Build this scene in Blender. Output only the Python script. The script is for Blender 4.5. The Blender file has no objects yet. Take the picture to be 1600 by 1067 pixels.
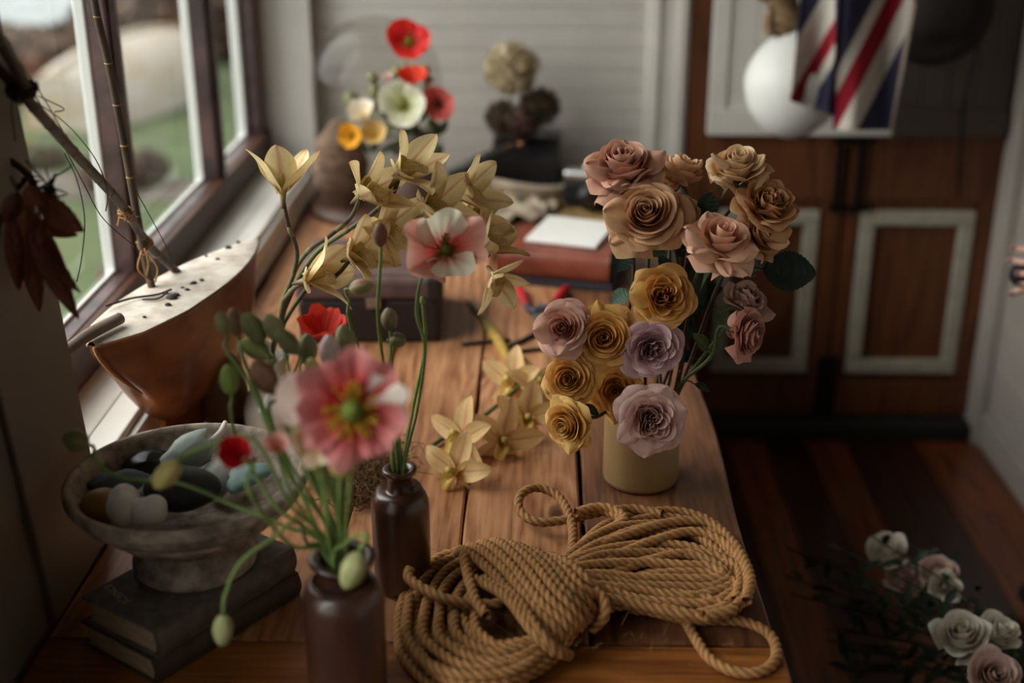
import bpy, bmesh, math, random
import numpy as np
from math import pi, sin, cos, radians, atan2, sqrt
from mathutils import Vector

SC = bpy.context.scene
COL = SC.collection
# ------------------------------------------------------------------ camera
F_PX = 2000.0
PITCH = radians(21.9)
YAW = radians(1.2)
CAM = np.array([0.0, 0.0, 1.65])
cd = bpy.data.cameras.new('camera')
cd.sensor_width = 36.0
cd.lens = F_PX * 36.0 / 1600.0
cd.clip_start = 0.05
cd.clip_end = 200
cd.dof.use_dof = True
cd.dof.focus_distance = 1.70
cd.dof.aperture_fstop = 1.9
cam = bpy.data.objects.new('camera', cd)
cam.location = CAM
cam.rotation_euler = (pi / 2 - PITCH, 0, YAW)
COL.objects.link(cam)
SC.camera = cam
# ------------------------------------------------------------------ world and light
w = bpy.data.worlds.new('sky')
SC.world = w
w.use_nodes = True
wn = w.node_tree
bg = wn.nodes['Background']
tc = wn.nodes.new('ShaderNodeTexCoord')
sx = wn.nodes.new('ShaderNodeSeparateXYZ')
rp = wn.nodes.new('ShaderNodeValToRGB')
rp.color_ramp.elements[0].position = 0.0
rp.color_ramp.elements[0].color = (0.82, 0.80, 0.78, 1)
rp.color_ramp.elements[1].position = 0.8
rp.color_ramp.elements[1].color = (1.02, 1.0, 0.98, 1)
wn.links.new(tc.outputs['Generated'], sx.inputs[0])
wn.links.new(sx.outputs['Z'], rp.inputs[0])
wn.links.new(rp.outputs[0], bg.inputs['Color'])
bg.inputs['Strength'].default_value = 1.6


# broad soft daylight of an overcast sky, stronger from the window side
sl_ = bpy.data.lights.new('overcast_daylight', 'SUN')
sl_.energy = 6.0
sl_.angle = radians(75)
sl_.color = (1.0, 0.975, 0.945)
slo = bpy.data.objects.new('overcast_daylight', sl_)
slo.rotation_euler = Vector((1.0, 0.10, -0.62)).to_track_quat('-Z', 'Y').to_euler()
COL.objects.link(slo)
SC.view_settings.view_transform = 'Standard'
SC.view_settings.look = 'None'
SC.view_settings.exposure = 0.4
SC.view_settings.gamma = 1.0
SC.view_settings.use_curve_mapping = False
SC.cycles.use_denoising = True
SC.cycles.max_bounces = 8
SC.cycles.diffuse_bounces = 4
SC.cycles.glossy_bounces = 3
SC.cycles.transmission_bounces = 8
SC.cycles.transparent_max_bounces = 8
SC.cycles.caustics_reflective = False
SC.cycles.caustics_refractive = False


# ------------------------------------------------------------------ measuring the place
def ray(px, py):
    x = (px - 800) / F_PX
    y = -(py - 533.5) / F_PX
    z = -1.0
    a = pi / 2 - PITCH
    Y = cos(a) * y - sin(a) * z
    Z = sin(a) * y + cos(a) * z
    return np.array([cos(YAW) * x - sin(YAW) * Y, sin(YAW) * x + cos(YAW) * Y, Z])


def P(px, py, X=None, Y=None, Z=None):
    d = ray(px, py)
    if X is not None:
        t = (X - CAM[0]) / d[0]
    elif Y is not None:
        t = (Y - CAM[1]) / d[1]
    else:
        t = (Z - CAM[2]) / d[2]
    return CAM + t * d


def ppm(p):
    """pixels per metre at a point"""
    d = np.array(p) - CAM
    f = ray(800, 533.5)
    return F_PX / float(np.dot(d, f))


def V(*a):
    return np.array(a, dtype=float)


def unit(v):
    v = np.array(v, dtype=float)
    n = np.linalg.norm(v)
    return v / n if n > 1e-9 else V(0, 0, 1)


def srgb(h):
    if isinstance(h, str):
        h = h.lstrip('#')
        c = [int(h[i:i + 2], 16) / 255.0 for i in (0, 2, 4)]
    else:
        c = h
    return np.array([(x / 12.92 if x <= 0.04045 else ((x + 0.055) / 1.055) ** 2.4) for x in c])


# ------------------------------------------------------------------ materials
def nt(name):
    m = bpy.data.materials.new(name)
    m.use_nodes = True
    n = m.node_tree
    b = n.nodes['Principled BSDF']
    return m, n, b


def mix_rgb(n, fac, a, b, mode='MIX'):
    x = n.nodes.new('ShaderNodeMix')
    x.data_type = 'RGBA'
    x.blend_type = mode
    for s, v in ((x.inputs[0], fac), (x.inputs[6], a), (x.inputs[7], b)):
        if hasattr(v, 'is_output') or isinstance(v, bpy.types.NodeSocket):
            n.links.new(v, s)
        elif isinstance(v, (int, float)):
            s.default_value = v
        else:
            s.default_value = (v[0], v[1], v[2], 1)
    return x.outputs[2]


def noise(n, scale, detail=4, stretch=None, coord='Object', dist=0.0, rough=0.55):
    t = n.nodes.new('ShaderNodeTexCoord')
    mp = n.nodes.new('ShaderNodeMapping')
    if stretch:
        mp.inputs['Scale'].default_value = stretch
    x = n.nodes.new('ShaderNodeTexNoise')
    x.inputs['Scale'].default_value = scale
    x.inputs['Detail'].default_value = detail
    x.inputs['Distortion'].default_value = dist
    x.inputs['Roughness'].default_value = rough
    n.links.new(t.outputs[coord], mp.inputs[0])
    n.links.new(mp.outputs[0], x.inputs[0])
    return x.outputs[0]


def ramp(n, fac, stops):
    r = n.nodes.new('ShaderNodeValToRGB')
    while len(r.color_ramp.elements) < len(stops):
        r.color_ramp.elements.new(0.5)
    for e, (p, c) in zip(r.color_ramp.elements, stops):
        e.position = p
        e.color = (c[0], c[1], c[2], 1) if not isinstance(c, (int, float)) else (c, c, c, 1)
    n.links.new(fac, r.inputs[0])
    return r.outputs[0]


def bump(n, b, h, strength, dist=0.002):
    x = n.nodes.new('ShaderNodeBump')
    x.inputs['Strength'].default_value = strength
    x.inputs['Distance'].default_value = dist
    n.links.new(h, x.inputs['Height'])
    n.links.new(x.outputs[0], b.inputs['Normal'])


def plain(name, col, rough=0.6, metal=0.0, var=0.25, scale=20, bmp=0.0, stretch=None, col2=None, spec=0.5, coat=0.0, bdist=0.002, detail=4):
    m, n, b = nt(name)
    c = srgb(col)
    c2 = srgb(col2) if col2 is not None else c * (1 - var)
    f = noise(n, scale, detail, stretch)
    cc = ramp(n, f, [(0.35, c2), (0.65, c)])
    n.links.new(cc, b.inputs['Base Color'])
    b.inputs['Roughness'].default_value = rough
    b.inputs['Metallic'].default_value = metal
    b.inputs['Specular IOR Level'].default_value = spec
    b.inputs['Coat Weight'].default_value = coat
    if bmp > 0:
        bump(n, b, f, bmp, bdist)
    return m


def petal_mat(name, rough=0.6, trans=0.3, scale=60, bmp=0.15, var=0.12, sheen=0.0, stretch=None):
    """colour comes from the petal's own colouring stored on its vertices"""
    m, n, b = nt(name)
    a = n.nodes.new('ShaderNodeAttribute')
    a.attribute_name = 'Col'
    f = noise(n, scale, 3, stretch)
    g = ramp(n, f, [(0.3, 1 - var), (0.7, 1.0)])
    c = mix_rgb(n, 1.0, a.outputs['Color'], g, 'MULTIPLY')
    n.links.new(c, b.inputs['Base Color'])
    b.inputs['Roughness'].default_value = rough
    b.inputs['Specular IOR Level'].default_value = 0.25
    b.inputs['Sheen Weight'].default_value = sheen
    if bmp:
        bump(n, b, f, bmp, 0.001)
    if trans > 0:
        t = n.nodes.new('ShaderNodeBsdfTranslucent')
        n.links.new(c, t.inputs['Color'])
        mx = n.nodes.new('ShaderNodeMixShader')
        mx.inputs[0].default_value = trans
        n.links.new(b.outputs[0], mx.inputs[1])
        n.links.new(t.outputs[0], mx.inputs[2])
        n.links.new(mx.outputs[0], n.nodes['Material Output'].inputs['Surface'])
    return m


def wood(name, light, dark, axis='Y', rough=0.5, scale=1.0, knots=True, bmp=0.25, spec=0.4, rings=1.0):
    m, n, b = nt(name)
    st = {'Y': (1, 0.07, 1), 'X': (0.07, 1, 1), 'Z': (1, 1, 0.07)}[axis]
    inf = n.nodes.new('ShaderNodeObjectInfo')
    t = n.nodes.new('ShaderNodeTexCoord')
    mp = n.nodes.new('ShaderNodeMapping')
    mp.inputs['Scale'].default_value = st
    sc = n.nodes.new('ShaderNodeVectorMath')
    sc.operation = 'SCALE'
    sc.inputs[0].default_value = (13.7, 7.3, 3.1)
    n.links.new(inf.outputs['Random'], sc.inputs['Scale'])
    ad = n.nodes.new('ShaderNodeVectorMath')
    n.links.new(t.outputs['Object'], ad.inputs[0])
    n.links.new(sc.outputs[0], ad.inputs[1])
    n.links.new(ad.outputs[0], mp.inputs[0])
    big = n.nodes.new('ShaderNodeTexNoise')
    big.inputs['Scale'].default_value = 7 * scale
    big.inputs['Detail'].default_value = 1.5
    big.inputs['Distortion'].default_value = 0.3
    n.links.new(mp.outputs[0], big.inputs[0])
    # grain lines as contour bands of a stretched noise
    mu = n.nodes.new('ShaderNodeMath')
    mu.operation = 'MULTIPLY'
    mu.inputs[1].default_value = 24 * rings
    n.links.new(big.outputs[0], mu.inputs[0])
    if knots:
        vo = n.nodes.new('ShaderNodeTexVoronoi')
        vo.voronoi_dimensions = '2D'
        vo.inputs['Scale'].default_value = 3.4
        mp2 = n.nodes.new('ShaderNodeMapping')
        mp2.inputs['Scale'].default_value = {'Y': (1.6, 0.75, 1), 'X': (0.75, 1.6, 1), 'Z': (1.6, 1, 0.75)}[axis]
        n.links.new(ad.outputs[0], mp2.inputs[0])
        n.links.new(mp2.outputs[0], vo.inputs[0])
        kd = ramp(n, vo.outputs['Distance'], [(0.0, 1.0), (0.12, 0.45), (0.34, 0.0)])
        pk = n.nodes.new('ShaderNodeMath')
        pk.operation = 'MULTIPLY_ADD'
        pk.inputs[1].default_value = 5.0
        n.links.new(kd, pk.inputs[0])
        n.links.new(mu.outputs[0], pk.inputs[2])
        mu = pk
    fr = n.nodes.new('ShaderNodeMath')
    fr.operation = 'PINGPONG'
    KN = mu
    fr.inputs[1].default_value = 1.0
    n.links.new(mu.outputs[0], fr.inputs[0])
    fine = n.nodes.new('ShaderNodeTexNoise')
    fine.inputs['Scale'].default_value = 140 * scale
    fine.inputs['Detail'].default_value = 5
    n.links.new(mp.outputs[0], fine.inputs[0])
    mix = n.nodes.new('ShaderNodeMath')
    mix.operation = 'MULTIPLY_ADD'
    n.links.new(fr.outputs[0], mix.inputs[0])
    mix.inputs[1].default_value = 0.35
    n.links.new(fine.outputs[0], mix.inputs[2])
    L = srgb(light)
    D = srgb(dark)
    c = ramp(n, mix.outputs[0], [(0.38, D), (0.62, (L + D) / 2), (0.95, L)])
    blot = noise(n, 5.0, 3)
    c = mix_rgb(n, ramp(n, blot, [(0.35, 0.0), (0.75, 0.3)]), c, D)
    if knots:
        k = ramp(n, vo.outputs['Distance'], [(0.03, 1.0), (0.05, 0.5), (0.08, 0.0)])
        c = mix_rgb(n, k, c, D * 0.45)
    n.links.new(c, b.inputs['Base Color'])
    b.inputs['Roughness'].default_value = rough
    b.inputs['Specular IOR Level'].default_value = spec
    bump(n, b, mix.outputs[0], bmp, 0.0012)
    return m


MT = {}
MT['petal'] = petal_mat('petal')
MT['rose'] = petal_mat('rose_petal', 0.65, 0.22, 90, 0.25, 0.14)
MT['orchid'] = petal_mat('orchid_petal', 0.45, 0.25, 200, 0.1, 0.1)
MT['green'] = petal_mat('stem_green', 0.55, 0.05, 120, 0.2, 0.25)
MT['leaf'] = petal_mat('leaf', 0.5, 0.12, 60, 0.3, 0.3)
MT['paint'] = petal_mat('cloth_colours', 0.85, 0.1, 120, 0.1, 0.25)


# ------------------------------------------------------------------ mesh building
class MB:
    def __init__(s):
        s.v, s.f, s.c = [], [], []
        s.n = 0

    def add(s, verts, faces, col=None):
        verts = np.asarray(verts, dtype=float).reshape(-1, 3)
        k = len(verts)
        s.v.append(verts)
        s.f.extend([tuple(i + s.n for i in f) for f in faces])
        if col is None:
            col = V(0.8, 0.8, 0.8)
        col = np.asarray(col, dtype=float)
        if col.ndim == 1:
            col = np.tile(col, (k, 1))
        s.c.append(col)
        s.n += k
        return s

    def grid(s, pts, col=None, closeu=False):
        """pts[nv][nu][3]"""
        pts = np.asarray(pts, dtype=float)
        nv, nu = pts.shape[:2]
        f = []
        for j in range(nv - 1):
            for i in range(nu if closeu else nu - 1):
                a = j * nu + i
                b_ = j * nu + (i + 1) % nu
                f.append((a, b_, b_ + nu, a + nu))
        c = None if col is None else (np.asarray(col).reshape(-1, 3) if np.asarray(col).ndim > 1 else col)
        return s.add(pts.reshape(-1, 3), f, c)

    def tube(s, pts, r, seg=8, col=None, cap=True):
        pts = np.asarray(pts, dtype=float)
        n = len(pts)
        rr = np.full(n, r, dtype=float) if np.isscalar(r) else np.interp(np.linspace(0, 1, n), np.linspace(0, 1, len(r)), r)
        T = np.gradient(pts, axis=0)
        T /= (np.linalg.norm(T, axis=1)[:, None] + 1e-12)
        up = V(0, 0, 1) if abs(T[0][2]) < 0.9 else V(1, 0, 0)
        N = unit(np.cross(T[0], up))
        rings = []
        th = np.linspace(0, 2 * pi, seg, endpoint=False)
        for i in range(n):
            N = unit(N - T[i] * np.dot(N, T[i]))
            B = np.cross(T[i], N)
            rings.append(pts[i] + rr[i] * (np.cos(th)[:, None] * N + np.sin(th)[:, None] * B))
        cc = None
        if col is not None:
            col = np.asarray(col, dtype=float)
            cc = np.repeat(col, seg, axis=0) if col.ndim == 2 else col
        base = s.n
        s.grid(rings, cc, closeu=True)
        if cap:
            s.f.append(tuple(base + i for i in range(seg))[::-1])
            s.f.append(tuple(base + (n - 1) * seg + i for i in range(seg)))
        return s

    def lathe(s, prof, seg=48, center=(0, 0, 0), col=None, squash=(1, 1), fn=None):
        prof = np.asarray(prof, dtype=float)
        th = np.linspace(0, 2 * pi, seg, endpoint=False)
        rows = []
        for r, z in prof:
            row = np.stack([center[0] + r * np.cos(th) * squash[0], center[1] + r * np.sin(th) * squash[1], np.full(seg, center[2] + z)], 1)
            rows.append(row)
        pts = np.array(rows)
        if fn:
            pts = fn(pts, th)
        return s.grid(pts, col, closeu=True)

    def box(s, lo, hi, col=None, M=None):
        x0, y0, z0 = lo
        x1, y1, z1 = hi
        v = np.array([(x0, y0, z0), (x1, y0, z0), (x1, y1, z0), (x0, y1, z0), (x0, y0, z1), (x1, y0, z1), (x1, y1, z1), (x0, y1, z1)], dtype=float)
        if M is not None:
            v = v @ M[0].T + M[1]
        return s.add(v, [(3, 2, 1, 0), (4, 5, 6, 7), (0, 1, 5, 4), (1, 2, 6, 5), (2, 3, 7, 6), (3, 0, 4, 7)], col)

    def sphere(s, c, r, seg=16, rings=10, col=None, R=None, fn=None):
        rx, ry, rz = (r, r, r) if np.isscalar(r) else r
        ph = np.linspace(0.001, pi - 0.001, rings + 1)
        th = np.linspace(0, 2 * pi, seg, endpoint=False)
        pts = np.array([[(rx * sin(p) * cos(t), ry * sin(p) * sin(t), rz * cos(p)) for t in th] for p in ph])
        if fn:
            pts = fn(pts)
        if R is not None:
            pts = pts @ np.asarray(R).T
        pts = pts + np.asarray(c)
        return s.grid(pts, col, closeu=True)

    def build(s, name, mat, parent=None, smooth=True, bevel=0.0, solid=0.0, sub=0):
        v = np.concatenate(s.v) if s.v else np.zeros((0, 3))
        c = np.concatenate(s.c)
        off = np.zeros(3)
        q = parent
        while q is not None:
            off += np.array(q.location)
            q = q.parent
        origin = np.zeros(3)
        if parent is None:
            lo, hi = v.min(0), v.max(0)
            origin = np.array([(lo[0] + hi[0]) / 2, (lo[1] + hi[1]) / 2, lo[2]])
        me = bpy.data.meshes.new(name)
        me.from_pydata((v - off - origin).tolist(), [], s.f)
        at = me.color_attributes.new('Col', 'FLOAT_COLOR', 'POINT')
        at.data.foreach_set('color', np.concatenate([c, np.ones((len(c), 1))], 1).astype(np.float32).ravel())
        if smooth:
            me.polygons.foreach_set('use_smooth', [True] * len(me.polygons))
        if mat is not None:
            me.materials.append(mat)
        me.update()
        o = bpy.data.objects.new(name, me)
        o.location = origin
        if parent is not None:
            o.parent = parent
        COL.objects.link(o)
        if bevel > 0:
            bm = o.modifiers.new('bevel', 'BEVEL')
            bm.width = bevel
            bm.segments = 2
            bm.limit_method = 'ANGLE'
            bm.angle_limit = radians(40)
        if solid > 0:
            so = o.modifiers.new('thickness', 'SOLIDIFY')
            so.thickness = solid
        if sub > 0:
            sb = o.modifiers.new('smooth', 'SUBSURF')
            sb.levels = sub
            sb.render_levels = sub
        return o


def tag(o, label, cat, group=None, kind=None):
    o['label'] = label
    o['category'] = cat
    if group:
        o['group'] = group
    if kind:
        o['kind'] = kind
    return o


def thing(name, label, cat, loc, group=None):
    o = bpy.data.objects.new(name, None)
    o.empty_display_size = 0.02
    o.location = tuple(float(x) for x in loc)
    COL.objects.link(o)
    return tag(o, label, cat, group)


def struct(o, label=None):
    o['kind'] = 'structure'
    if label:
        o['label'] = label
    return o


def spline(pts, step=None, n=None, closed=False):
    """Catmull-Rom through the points, evenly resampled"""
    p = np.asarray(pts, dtype=float)
    if closed:
        q = np.concatenate([p[-1:], p, p[:2]])
    else:
        q = np.concatenate([2 * p[:1] - p[1:2], p, 2 * p[-1:] - p[-2:-1]])
    out = []
    for i in range(1, len(q) - 2):
        a, b_, c, d = q[i - 1], q[i], q[i + 1], q[i + 2]
        t = np.linspace(0, 1, 24, endpoint=False)[:, None]
        out.append(0.5 * ((2 * b_) + (-a + c) * t + (2 * a - 5 * b_ + 4 * c - d) * t ** 2 + (-a + 3 * b_ - 3 * c + d) * t ** 3))
    out.append(q[-2][None])
    o = np.concatenate(out)
    L = np.concatenate([[0], np.cumsum(np.linalg.norm(np.diff(o, axis=0), axis=1))])
    if n is None:
        n = max(4, int(L[-1] / step))
    s_ = np.linspace(0, L[-1], n)
    return np.stack([np.interp(s_, L, o[:, k]) for k in range(3)], 1)


def basis(axis, up=(0, 0, 1), roll=0.0):
    z = unit(axis)
    u = np.array(up, dtype=float)
    if abs(np.dot(unit(u), z)) > 0.97:
        u = V(0, 1, 0.1)
    y = unit(u - z * np.dot(u, z))
    x = np.cross(y, z)
    c, s_ = cos(roll), sin(roll)
    return np.stack([c * x + s_ * y, -s_ * x + c * y, z], 1)


def lerp(a, b_, t):
    t = np.asarray(t)[..., None]
    return np.asarray(a) * (1 - t) + np.asarray(b_) * t


# ================================================================== THE ROOM
TZ = 0.75            # table top
WX = -0.588          # face of the boarded wall under the window
BY = 3.45            # far wall

MT['white_paint'] = plain('white_board_paint', '#c6c1bb', 0.55, var=0.08, scale=9, bmp=0.05, stretch=(1, 1, 1))
MT['trim_paint'] = plain('trim_paint', '#d6d2ca', 0.5, var=0.07, scale=14)
MT['panel_paint'] = plain('panel_paint', '#6b6157', 0.6, var=0.15, scale=6)
MT['door_wood'] = wood('door_wood', '#6e4022', '#44220e', 'Z', 0.45, 1.0, False, 0.1)
MT['door_mould'] = plain('door_moulding_paint', '#a59f8e', 0.6, var=0.2, scale=30)
MT['floor_wood'] = wood('floor_wood', '#7d4222', '#421c0c', 'Y', 0.28, 0.8, False, 0.08, 0.5)
MT['floor_dark'] = wood('floor_wood_dark', '#3a1a12', '#1c0b08', 'Y', 0.28, 0.8, False, 0.08, 0.5)
MT['ceiling'] = plain('ceiling_paint', '#a8a096', 0.8, var=0.05)
MT['shade_wall'] = plain('room_wall_paint', '#857a6e', 0.8, var=0.06)
MT['sash_wood'] = plain('stained_sash_wood', '#5c4140', 0.4, var=0.45, scale=14, bmp=0.3, stretch=(1, 1, 1), col2='#2e1d1a', coat=0.2)
MT['sash_white'] = plain('sash_white_paint', '#e6e7e4', 0.5, var=0.04)
MT['apron_wood'] = wood('apron_wood', '#54301d', '#2c170d', 'Y', 0.5, 1.0, False)


def board_wall(axis, a0, a1, z0, z1, at, depth, pitch, facing):
    """lapped boards with a fine groove between each, one continuous wall skin"""
    prof = []
    z = z0
    while z < z1 - 1e-6:
        e = min(z + pitch, z1)
        prof += [(0.004, z), (0.0, z + 0.004), (0.0, e - 0.003), (0.004, e)]
        z = e
    prof = [(depth, z0)] + prof + [(depth, z1)]
    m = MB()
    for side in (a0, a1):
        pass
    pts = []
    for d, zz in prof:
        if axis == 'X':
            pts.append([(a0, at + d * facing, zz), (a1, at + d * facing, zz)])
        else:
            pts.append([(at + d * facing, a0, zz), (at + d * facing, a1, zz)])
    m.grid(pts)
    return m


# floor: boards running away from the camera, laid one by one
rnd = random.Random(3)
fl = MB()
fl.box((-0.9, -2.4, -0.06), (1.9, 3.7, -0.012))
floor = struct(fl.build('floor', MT['floor_dark'], smooth=False))
x = -0.64
k = 0
widths = [0.11, 0.10, 0.12, 0.10, 0.11, 0.12, 0.10, 0.11, 0.10, 0.12, 0.10, 0.11, 0.12, 0.11, 0.1, 0.1, 0.1, 0.1, 0.1, 0.1, 0.1, 0.1]
darks = {6, 10, 12, 14, 15}
while x < 1.32:
    wd = widths[k % len(widths)]
    m = MB().box((x + 0.001, -2.3, -0.012), (x + wd - 0.001, 3.5, 0.0))
    o = m.build('floor_board', MT['floor_dark'] if k in darks else MT['floor_wood'], floor, smooth=False, bevel=0.001)
    x += wd
    k += 1
# ceiling
struct(MB().box((-0.9, -2.4, 2.6), (1.6, 3.7, 2.68)).build('ceiling', MT['ceiling'], smooth=False))
# far wall (boards) left of the door
struct(board_wall('X', -0.80, 0.29, 0.0, 2.6, BY, 0.06, 0.055, 1).build('wall_back', MT['white_paint'], smooth=False))
struct(MB().box((0.28, BY + 0.06, 0.0), (1.6, BY + 0.14, 2.6)).build('wall_behind_door', MT['shade_wall'], smooth=False))
tr = MB()
tr.box((0.285, BY - 0.022, 0.0), (0.395, BY + 0.02, 2.6))
tr.box((0.30, BY - 0.030, 0.0), (0.318, BY - 0.022, 2.6))
tr.box((0.362, BY - 0.034, 0.0), (0.385, BY - 0.022, 2.6))
struct(tr.build('trim_door_casing', MT['trim_paint'], smooth=False, bevel=0.002))
# right wall, boards
RX = 1.285
wr = board_wall('Y', -2.3, 3.5, 0.0, 2.6, RX, 0.06, 0.13, 1)
MT['right_paint'] = plain('grey_board_paint', '#aaa199', 0.6, var=0.08, scale=9)
struct(wr.build('wall_right', MT['right_paint'], smooth=False))
struct(MB().box((RX - 0.014, -2.2, 0.0), (RX - 0.0005, 3.42, 0.10)).build('baseboard_right', MT['right_paint'], smooth=False, bevel=0.004))
struct(MB().box((RX - 0.03, 3.33, 0.0), (RX - 0.0005, 3.44, 2.6)).build('trim_corner_post', MT['right_paint'], smooth=False, bevel=0.004))
# back of the room behind the camera
struct(MB().box((-0.9, -2.4, 0), (1.6, -2.32, 2.6)).build('wall_front', MT['shade_wall'], smooth=False))

# left wall: solid below the sill and above the window heads; openings at Y 1.50-3.36 and, for the added fill window, Y -0.85..0.95
wl = MB()
wl.box((-0.80, -2.32, 0.0), (-0.60, 3.5, 0.80))
wl.box((-0.80, -2.32, 2.25), (-0.60, 3.5, 2.6))
wl.box((-0.80, -2.32, 0.80), (-0.60, -0.85, 2.25))
wl.box((-0.80, 0.90, 0.80), (-0.60, 1.25, 2.25))
wl.box((-0.80, 3.40, 0.80), (-0.60, 3.5, 2.25))
struct(wl.build('wall_left', MT['white_paint'], smooth=False))
# boarded panels in front of the camera side of the wall (upright, slightly leaning boards)
pn = MB()
for (y0, y1, dx) in ((0.93, 1.14, 0.010), (1.14, 1.30, 0.004), (1.30, 1.507, 0.012)):
    lean = -0.15 if y1 > 1.4 else 0.0
    x0_, x1_ = -0.604, -0.592 + dx
    q = []
    for z_ in (0.752, 2.45):
        sh = lean * (z_ - 0.75)
        q += [(x0_, y0 + 0.002 + sh, z_), (x1_, y0 + 0.002 + sh, z_), (x1_, y1 - 0.002 + sh, z_), (x0_, y1 - 0.002 + sh, z_)]
    pn.add(q, [(3, 2, 1, 0), (4, 5, 6, 7), (0, 1, 5, 4), (1, 2, 6, 5), (2, 3, 7, 6), (3, 0, 4, 7)])
struct(pn.build('trim_window_side_boards', MT['panel_paint'], smooth=False, bevel=0.003))
# sill: two white boards with a groove, upstanding nosing, apron of bare wood under the sash
sl = MB()
sl.box((-0.725, 1.30, 0.795), (-0.655, 3.40, 0.822))
sl.box((-0.651, 1.30, 0.795), (-0.606, 3.40, 0.826))
sl.box((-0.606, 1.488, 0.775), (-0.594, 3.40, 0.814))
sl.box((-0.60, 1.488, 0.752), (-0.588, 3.40, 0.775))
struct(sl.build('trim_window_sill', MT['trim_paint'], smooth=False, bevel=0.003))
ap = MB().box((-0.745, 1.30, 0.80), (-0.722, 3.40, 0.895))
struct(ap.build('trim_window_apron', MT['apron_wood'], smooth=False, bevel=0.002))


def front_only(n, fac):
    """no inner reflection from the back face of a thin pane"""
    g_ = n.nodes.new('ShaderNodeNewGeometry')
    i_ = n.nodes.new('ShaderNodeMath')
    i_.operation = 'SUBTRACT'
    i_.inputs[0].default_value = 1.0
    n.links.new(g_.outputs['Backfacing'], i_.inputs[1])
    q_ = n.nodes.new('ShaderNodeMath')
    q_.operation = 'MULTIPLY'
    n.links.new(fac, q_.inputs[0])
    n.links.new(i_.outputs[0], q_.inputs[1])
    return q_.outputs[0]


def glass_mat():
    m, n, b = nt('old_window_glass')
    n.nodes.remove(b)
    tr_ = n.nodes.new('ShaderNodeBsdfTransparent')
    tr_.inputs[0].default_value = (0.93, 0.95, 0.94, 1)
    gl = n.nodes.new('ShaderNodeBsdfGlossy')
    gl.inputs['Roughness'].default_value = 0.02
    fr = n.nodes.new('ShaderNodeFresnel')
    fr.inputs[0].default_value = 1.3
    bp = n.nodes.new('ShaderNodeBump')
    bp.inputs['Strength'].default_value = 0.25
    f = noise(n, 22, 2, (1, 1, 0.12))
    n.links.new(f, bp.inputs['Height'])
    n.links.new(bp.outputs[0], gl.inputs['Normal'])
    mx = n.nodes.new('ShaderNodeMixShader')
    n.links.new(front_only(n, fr.outputs[0]), mx.inputs[0])
    n.links.new(tr_.outputs[0], mx.inputs[1])
    n.links.new(gl.outputs[0], mx.inputs[2])
    n.links.new(mx.outputs[0], n.nodes['Material Output'].inputs['Surface'])
    return m


MT['glass'] = glass_mat()


def sash_window(name, y0, y1, z0, z1, mull, xin=-0.735):
    """stained wood inside, white paint outside, panes between"""
    fr = MB()
    fr.box((xin - 0.035, y0, z0), (xin, y1, z0 + 0.055))
    fr.box((xin - 0.035, y0, z1 - 0.06), (xin, y1, z1))
    fr.box((xin - 0.035, y1 - 0.055, z0), (xin, y1, z1))
    fr.box((xin - 0.035, y0, z0), (xin, y0 + 0.03, z1))
    for (m0, m1) in mull:
        fr.box((xin - 0.035, m0, z0 + 0.03), (xin, m1, z1))
        fr.box((xin, m0 + 0.012, z0 + 0.05), (xin + 0.010, m1 - 0.012, z1))
    o = struct(fr.build(name, MT['sash_wood'], smooth=False, bevel=0.004))
    w_ = MB()
    w_.box((xin - 0.043, y0, z0), (xin - 0.0355, y1, z0 + 0.060))
    w_.box((xin - 0.056, y0, z1 - 0.06), (xin - 0.036, y1, z1))
    w_.box((xin - 0.060, y1 - 0.075, z0), (xin - 0.036, y1, z1))
    for (m0, m1) in mull:
        w_.box((xin - 0.056, m0 - 0.002, z0 + 0.03), (xin - 0.036, m1, z1))
    w_.build('window_frame', MT['sash_white'], o, smooth=False, bevel=0.003)
    edges = [y0] + [v for mm in mull for v in mm] + [y1]
    for i in range(0, len(edges), 2):
        MB().box((xin - 0.047, edges[i] + 0.002, z0 + 0.03), (xin - 0.044, edges[i + 1] - 0.002, z1 - 0.03)).build('window_pane', MT['glass'], o, smooth=False)
    return o


sash_window('window_1', 1.27, 3.40, 0.84, 2.25, [(2.205, 2.255), (2.865, 2.915)])
sash_window('window_fill_added', -0.85, 0.90, 0.84, 2.25, [(-0.30, -0.25), (0.30, 0.35)])  # unseen window added beside the camera to bring fill light onto the flowers

# doors: two brown leaves with grey-painted mouldings, a white board above
def door_leaf(name, x0, x1, m0, m1):
    d = MB()
    d.box((x0, BY - 0.03, 0.055), (x1, BY + 0.01, 0.16))
    d.box((x0, BY - 0.03, 0.70), (x1, BY + 0.01, 2.3))
    d.box((x0, BY - 0.03, 0.16), (m0 - 0.005, BY + 0.01, 0.70))
    d.box((m1 + 0.005, BY - 0.03, 0.16), (x1, BY + 0.01, 0.70))
    d.box((m0 - 0.01, BY - 0.012, 0.15), (m1 + 0.01, BY + 0.01, 0.71))
    o = struct(d.build(name, MT['door_wood'], smooth=False, bevel=0.003))
    mo = MB()
    z0, z1, t = 0.185, 0.67, 0.042
    mo.box((m0, BY - 0.036, z0), (m1, BY - 0.012, z0 + t))
    mo.box((m0, BY - 0.036, z1 - t), (m1, BY - 0.012, z1))
    mo.box((m0, BY - 0.036, z0 + t), (m0 + t, BY - 0.012, z1 - t))
    mo.box((m1 - t, BY - 0.036, z0 + t), (m1, BY - 0.012, z1 - t))
    mo.build('panel_moulding', MT['door_mould'], o, smooth=False, bevel=0.006)
    return o


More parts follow.
